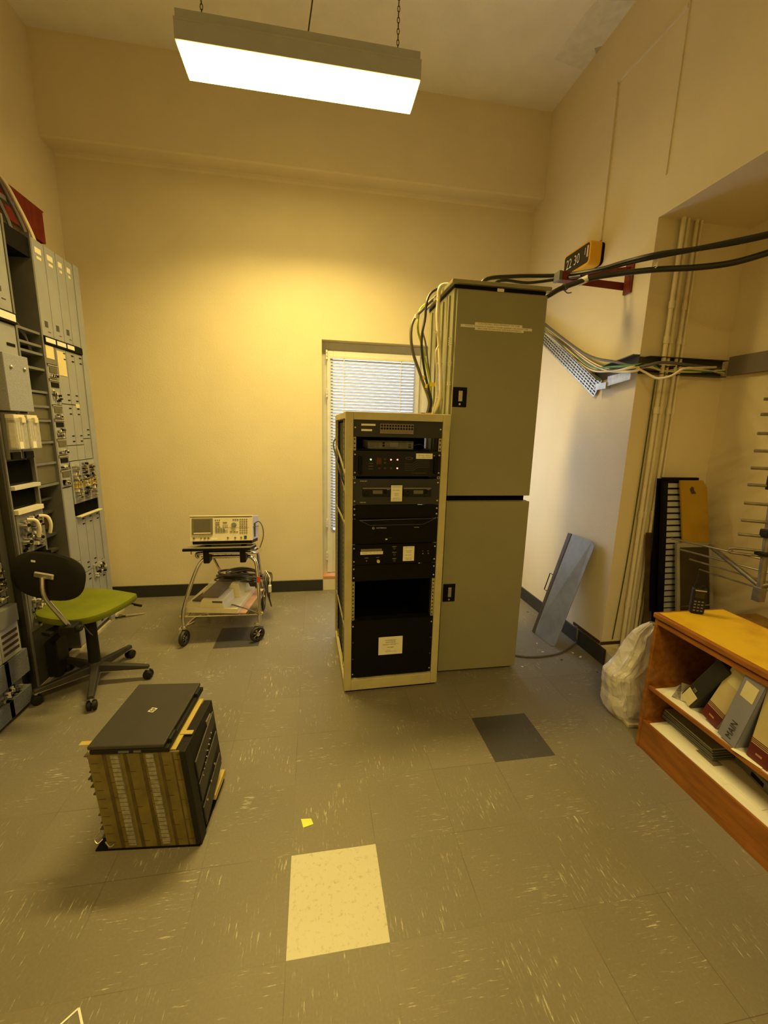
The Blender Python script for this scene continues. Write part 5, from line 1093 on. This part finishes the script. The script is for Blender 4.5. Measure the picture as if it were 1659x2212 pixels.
btns('soft_keys',[.166+.016*k for k in range(4)],[.060,.070,.080],.013,.007,mat('grey_keys',C(128,112,66),.5)); btns('mode_buttons',[.215+.012*k for k in range(3)],[.108,.095,.075,.062],.007,.003,bgm); btns('mode_buttons',[.262,.288,.303],[.060],.011,.005,bgm)
obj('tuning_knob',MB(AT).lathe((.288,0,.112),(0,-1,0),[(.017,0),(.0165,.008),(.014,.014)],22),mat('knob_grey',C(125,112,72),.4),fp,smooth=True)
for x,r_ in((.028,.006),(.074,.004),(.098,.006),(.121,.006),(.248,.006),(.296,.006),(.336,.006)): obj('connector',MB(AT).cyl((x,0,.022),(x,-.010,.022),r_,n=12),bgm,fp,smooth=True)
obj('connector',MB(AT).box((.355,-.006,.012),(.372,0,.034)),GREYD,fp); obj('white_tag',MB(AT).box((.14,-.004,.008),(.178,-.001,.020)),PAPER2,fp)
m=MB(AT); [m.box((x,-.0006,z),(x+w_,0,z+.0012)) for x,z,w_ in((.16,.162,.23),(.16,.090,.23),(.06,.038,.09))]; obj('panel_line',m,bgm,fp)
obj('side_strap',MB(AT).box((AW-.004,.10,.02),(AW+.004,.13,.12)).box((AW-.004,.02,.09),(AW+.002,.34,.094)),GREYD,az)
cable([AT@V((AW,.10,.115)),AT@V((AW+.03,.10,.13)),AT@V((AW+.055,.10,.09)),AT@V((AW+.06,.10,.02)),AT@V((AW+.035,.10,-.06))],.004,CABB,'thin brown lead looping off the right side of the analyser')
tag(obj('red_tape',MB().cyl((-.398,2.905,.42),(-.400,2.915,.46),.0145,n=14),mat('red_tape',(.45,.04,.02),.5),smooth=True),'red tape wrapped around the right trolley leg','tape')
cable([(-.93,3.2,.006),(-.97,3.15,.006),(-.94,3.28,.008),(-.86,3.32,.012),(-.83,3.2,.05)],.006,CABC,'cream lead lying on the floor left of the trolley')
# ================================================================ CARD CAGE + LAPTOP
def bxT(rz_,x,y): return MX.Translation((x,y,0))@MX.Rotation(R(rz_),4,'Z')
KT=bxT(-5.2,-.740,1.368)@MX(((1,0,-.11,0),(0,1,.04,0),(0,0,1,0),(0,0,0,1)))   # the stack of boards leans a little
kc=thing('circuit_card_cage','tan box of stacked circuit boards with black right side standing on the floor','electronics box',(-.62,1.55,0))
KW,KD,KH=.308,.27,.388
obj('board_stack',MB(KT).box((0,.006,.006),(KW-.012,KD,KH-.012)),TAND,kc)
bs_=obj('front_board',MB(KT).box((0,0,.004),(KW-.002,.006,KH-.006)),TAN,kc)
for x,wd_ in((.048,.012),(.118,.012),(.172,.012),(.235,.010),(.28,.004)): obj('dark_stripe',MB(KT).box((x,-.0012,.006),(x+wd_,0,KH-.008)),TAND,bs_)
for x in(.078,.195):
    g_=obj('connector_strip',MB(KT).box((x,-.006,.020),(x+.026,0,KH-.010)),TANG,bs_); m=MB(KT)
    for k in range(21): m.box((x-.0005,-.0066,.028+k*.0168),(x+.0265,-.006,.0292+k*.0168))
    obj('pin_gaps',m,BROWN,g_)
m=MB(KT)
for x0_,x1_,st in((.006,.03,.035),(.055,.072,.06),(.128,.150,.07),(.182,.196,.05),(.238,.262,.06),(.285,.31,.08)):
    z=.03
    while z<KH-.03: m.box((x0_,-.0009,z),(x1_,0,z+.0012)); z+=st
obj('track_line',m,BROWN,bs_)
obj('base_plate',MB(KT).box((-.042,-.004,0),(KW+.012,KD+.02,.005)),BLACK,kc)
obj('top_plate',MB(KT).box((-.002,.01,KH-.008),(KW-.016,KD+.02,KH-.004)).box((-.055,.045,KH-.008),(0,.065,KH-.005)).box((KW-.03,.08,KH-.004),(KW+.014,.10,KH-.001)),YELC,kc,bevel=.001)
sd=obj('side_unit',MB(KT).box((KW-.016,.0,.0),(KW+.018,.05,KH-.008)).hexa([(KW-.016,.05,.03),(KW+.016,.05,.03),(KW+.016,KD+.02,.10),(KW-.016,KD+.02,.10),(KW-.016,.05,KH-.01),(KW+.016,.05,KH-.01),(KW+.016,KD+.02,KH-.01),(KW-.016,KD+.02,KH-.01)]),PLAST,kc,bevel=.003)
for z in(.10,.20,.29): obj('side_panel',MB(KT).slab([(KW+.016,.055,z-.075+.0),(KW+.016,KD+.0,z+.0),(KW+.016,KD+.0,z+.05),(KW+.016,.055,z)],(.006,0,0)),mat('side_black',(.025,.024,.022),.4,var=.3,scale=30),sd,bevel=.002)
for k in range(3): obj('bright_screw',MB(KT).cyl((KW+.021,.09+.055*k,.10+.028*k),(KW+.0245,.09+.055*k,.10+.028*k),.005),CHROME,sd)
m=MB(KT); [m.cyl((KW+.021,.09+.018*k,.205+.011*k),(KW+.0245,.09+.018*k,.205+.011*k),.003) for k in range(8)]; obj('indicator_row',m,CHROME,sd)
obj('side_slot',MB(KT).box((KW+.016,KD-.07,.325),(KW+.019,KD-.02,.345)),STEEL,sd)
obj('foot_bracket',MB(KT).box((KW+.004,.16,.03),(KW+.022,KD+.02,.05)),YELC,kc)
rr=rng(8); m=MB(KT)
for k in range(22): m.box((-.016,.0+rr.uniform(0,.05),.01+.017*k),(-.002,.03,.014+.017*k))
obj('edge_pins',m,GREYD,kc)
tag(obj('twisted_wires',MB(KT).tube([(-.01,-.002,.08),(-.03,-.01,.06),(-.02,-.015,.045),(-.008,-.004,.05)],.002,n=5).tube([(.0,-.006,.04),(.015,-.012,.025),(.03,-.008,.03)],.002,n=5),STEEL),'loose bright wire ends at the lower left of the tan circuit box','wire')
LT=MX.Translation((-.771,1.373,KH))@MX.Rotation(R(-4.9),4,'Z')
lt=thing('laptop','closed black laptop with a small silver badge lying on the tan circuit box','laptop',LT@V((.13,.18,0)))
LW,LD=.253,.358
obj('base',MB(LT).box((.004,.002,0),(LW+.012,LD-.004,.018)),PLAST,lt,bevel=.004); obj('lid',MB(LT).box((0,0,.020),(LW,LD,.034)),PLASTG,lt,bevel=.004)
obj('hinge',MB(LT).cyl((LW+.004,.03,.022),(LW+.004,.075,.022),.010),PLAST,lt,smooth=True); obj('hinge',MB(LT).cyl((LW+.004,LD-.075,.022),(LW+.004,LD-.03,.022),.010),PLAST,lt,smooth=True)
obj('port_row',MB(LT).box((.10,.0005,.005),(.135,.003,.013)).box((.15,.0005,.005),(.175,.003,.013)),mat('port_grey',C(92,76,50),.5),lt)
bq=obj('badge',MB(LT).slab([(.118,.176,.0341),(.140,.170,.0341),(.148,.194,.0341),(.126,.200,.0341)],(0,0,.0006)),mat('silver_badge',(.62,.60,.52),.4),lt)
obj('badge_mark',MB(LT).tube([(.133+.0085*math.cos(q*math.pi/6),.185+.0085*math.sin(q*math.pi/6),.0350) for q in range(12)],.0010,n=4,closed=True),PLASTG,lt)
text('hp',bq,LT@V((.133,.185,.0349)),LT.to_3x3()@V((0,1,0)),LT.to_3x3()@V((-1,0,0)),.010,PLASTG)
# ================================================================ bits on the floor
q=[PZ(u,v,.001) for u,v in((650,1771),(672,1768),(677,1780),(655,1788))]
m=MB(); m.bm.faces.new([m._v(p+Z3*(.004 if i==0 else .0)) for i,p in enumerate(q)]); tag(obj('sticky_note',m,STICK,solid=.0005),'small yellow sticky note on the floor above the pale tile','note')
A_,B_,C_=PZ(128,2216,.001),PZ(170,2178,.001),PZ(178,2216,.001)
def bar(m,a,b,w_): 
    d=(b-a).normalized(); s_=V((-d.y,d.x,0))*w_/2; m.slab([a-s_,b-s_,b+s_,a+s_],(0,0,.001))
m=MB(); A2=A_+(A_-B_)*.6; C2=C_+(C_-B_)*.6; bar(m,A2,B_,.0045); bar(m,B_,C2,.0055)
tag(obj('tape_strip',m,WIREW),'bent pale strip on the floor at the bottom left corner','strip')
rr=rng(21)
for i,(u,v) in enumerate(((1213,1425),(1237,1410),(1254,1419),(1140,1322),(1160,1390),(1172,1408),(1290,1452),(1128,1440))):
    c=PZ(u,v,.001); T=MX.Translation(c)@MX.Rotation(rr.uniform(0,3),4,'Z'); s_=rr.uniform(.006,.012)
    tag(obj('paint_flake',MB(T).box((-s_,-s_*.5,0),(s_,s_*.5,.0015)),PAPER2 if i%3 else BROWN),('pale flake nearest the leaning sheet on the floor','dark crumb nearest the skirting on the floor','pale flake just right of the curved floor cable','pale flake left of the leaning sheet foot','dark crumb under the curve of the floor cable','pale flake touching the curved floor cable','pale flake nearest the niche ledge on the floor','dark crumb beside the cabinet foot')[i],'debris','flakes of debris beside the cabinet')
